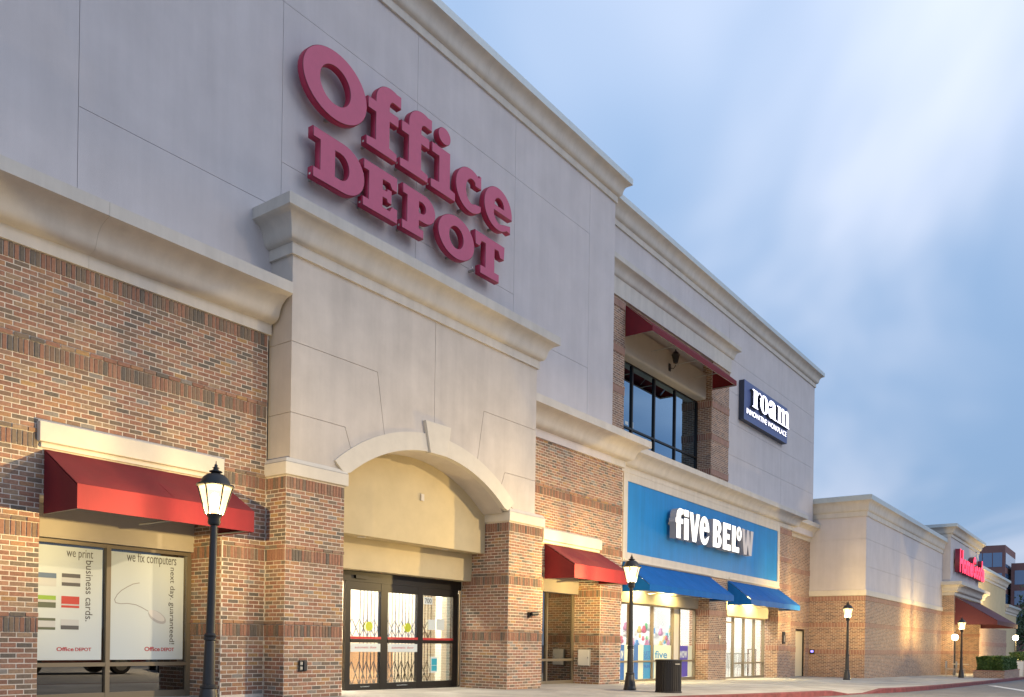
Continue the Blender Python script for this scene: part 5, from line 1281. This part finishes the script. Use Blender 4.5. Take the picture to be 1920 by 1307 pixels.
def tree(x, y, h, rad, nl, label, seed):
    rg = random.Random(seed); z = gz(x)-.14; t = thing('tree', (x, y, z), label, 'tree', 'trees beyond the far store')
    tr = MB(); tr.tube([(x, y, z), (x+.1, y, z+h*.3), (x-.1, y+.1, z+h*.75)], .22, 7)
    for k in range(9):
        a = rg.random()*6.28; zz_ = z+h*(.3+.4*rg.random()); tr.tube([(x, y, zz_), (x+rad*.6*math.cos(a), y+rad*.6*math.sin(a), zz_+h*.2)], .07, 5)
    obj('trunk', tr, M_TWIG, t)
    mb = MB(); cl_ = [(rg.gauss(0, .42)*rad, rg.gauss(0, .42)*rad, h*(.45+.5*rg.random())) for _ in range(34)]
    for k in range(nl):
        c = rg.choice(cl_); s = rad*.26; leaves(mb, (x+c[0]+rg.gauss(0, s), y+c[1]+rg.gauss(0, s), z+c[2]+rg.gauss(0, s)), .16+.1*rg.random(), rg)
    o = obj('crown', mb, M_TLEAF, t, recalc=False, bc=True); o['kind'] = 'stuff'
tree(106, 6.6, 8.6, 3.0, 7000, 'tall dark tree rising behind the low far wing', 11)
tree(103, 3.6, 6.0, 2.6, 5000, 'lower bushy tree at the right edge past the wing', 12)
tree(118, 9.6, 7.2, 3.2, 5000, 'broad dark tree farther back beside the tower foot', 13)

# ================================================================== CAR PARK LAMPS AND CARS (behind and beside the camera)
def lot_lamp(x, y, label, en=1500):
    z = gz(x)-.14; H_ = 7.8; t = thing('lot_lamp', (x, y, z), label, 'lamp post', 'tall car park lamps')
    obj('foundation', MB().lathe([(.32, 0), (.32, .7)], x, y, z, 20), M_CONC, t); obj('pole', MB().lathe([(.11, .7), (.07, H_)], x, y, z, 12), M_BRONZE, t, smooth=True, auto=40)
    obj('arm', MB().box(x-.04, x+.04, y, y+.9, z+H_-.12, z+H_-.04), M_BRONZE, t)
    hd_ = obj('lamp_head', MB().box(x-.24, x+.24, y+.6, y+1.3, z+H_-.10, z+H_+.08), M_BRONZE, t)
    obj('lens', MB().box(x-.2, x+.2, y+.65, y+1.25, z+H_-.112, z+H_-.101), emit('lot_lens', (1, .72, .38), 12) if 'lot_lens' not in MATS else MATS['lot_lens'], hd_)
    L = bpy.data.lights.new('lot_light', 'AREA'); L.shape = 'RECTANGLE'; L.size = .4; L.size_y = .6; L.energy = en; L.color = (1, .76, .44)
    lo = bpy.data.objects.new('lot_light', L); col.objects.link(lo); lo.parent = t; lo.location = (0, .95, H_-.13); lo.rotation_euler = (R(4), 0, 0)
lot_lamp(19.4, -3.4, 'tall shoebox lamp in the car park facing the arched entrance', 4300)

def car(x, y, rz, mat, label):
    """parked saloon: lofted body, glasshouse, wheels, lights"""
    z = gz(x)-.14; t = thing('parked_car', (x, y, z), label, 'car', 'cars parked beyond the kerb'); t.rotation_euler.z = rz; ROOT[t.name] = Vector((0, 0, 0))
    prof = [(-2.25, .32), (-2.3, .62), (-2.2, .80), (-1.5, .93), (-.75, 1.0), (.95, 1.02), (1.75, 1.0), (2.2, .92), (2.28, .6), (2.2, .30)]
    m_ = MB(); W_ = [(-.86, 1), (-.90, .8), (.90, .8), (.86, 1)]
    secs = []
    for yy, kz in ((-.80, .96), (-.90, .97), (-.90, .97), (.90, .97), (.80, .96)): pass
    def ring(yy, k, lift): return [(px_*k, yy, .30+(pz_-.30)*lift) for px_, pz_ in prof]
    rings = [ring(-.80, .97, .98), ring(-.91, 1.0, .86), ring(.91, 1.0, .86), ring(.80, .97, .98)]
    mid = [ring(-.45, 1.0, 1.02), ring(.45, 1.0, 1.02)]
    rr_ = [ring(-.91, .985, .55), rings[0], mid[0], mid[1], rings[3], ring(.91, .985, .55)]
    n_ = len(prof)
    for r_ in rr_: m_.v += r_
    for j in range(len(rr_)-1):
        for k in range(n_-1): m_.f.append((j*n_+k, j*n_+k+1, (j+1)*n_+k+1, (j+1)*n_+k)); m_.m.append(0); m_.b.append(0)
    m_.f.append(tuple(range(n_))); m_.f.append(tuple((len(rr_)-1)*n_+k for k in range(n_-1, -1, -1))); m_.m += [0, 0]; m_.b += [0, 0]
    for j in range(len(rr_)-1): m_.f.append((j*n_, (j+1)*n_, (j+1)*n_+n_-1, j*n_+n_-1)); m_.m.append(0); m_.b.append(0)
    obj('body', m_, mat, t, smooth=True, auto=35)
    g = MB(); bot = [(-1.05, -.80, .98), (1.75, -.80, .98), (1.75, .80, .98), (-1.05, .80, .98)]; topc = [(-.35, -.60, 1.40), (1.05, -.60, 1.42), (1.05, .60, 1.42), (-.35, .60, 1.40)]
    g.v = bot+topc; g.f = [(4, 5, 6, 7), (0, 1, 5, 4), (1, 2, 6, 5), (2, 3, 7, 6), (3, 0, 4, 7)]; g.m = [0]*5; g.b = [0]*5
    obj('glasshouse', g, plain('car_glass', (.02, .025, .03), .08) if 'car_glass' not in MATS else MATS['car_glass'], t)
    obj('roof', MB().box(-.36, 1.06, -.605, .605, 1.405, 1.45), mat, t)
    for wx_ in (-1.42, 1.38):
        for sy in (-1, 1):
            wh = obj('wheel', MB().tube([(wx_, sy*.70, .32), (wx_, sy*.93, .32)], .33, 24), M_BLACK, t)
            obj('rim', MB().tube([(wx_, sy*.931, .32), (wx_, sy*.94, .32)], .22, 12), M_GALV, wh)
    for sy in (-.62, .62): obj('headlight', MB().box(-2.27, -2.1, sy-.18, sy+.18, .62, .76), M_WHITE, t); obj('tail_light', MB().box(2.12, 2.27, sy-.18, sy+.18, .66, .82), M_INKR, t)
    return t
car(13.2, -1.5, 0, plain('car_red', (.22, .015, .02), .3, coat=.8), 'dark red saloon car parked beside the camera')
car(18.3, -3.2, R(115), plain('car_dark', (.02, .022, .025), .3, coat=.8), 'black saloon car parked at an angle in the car park')
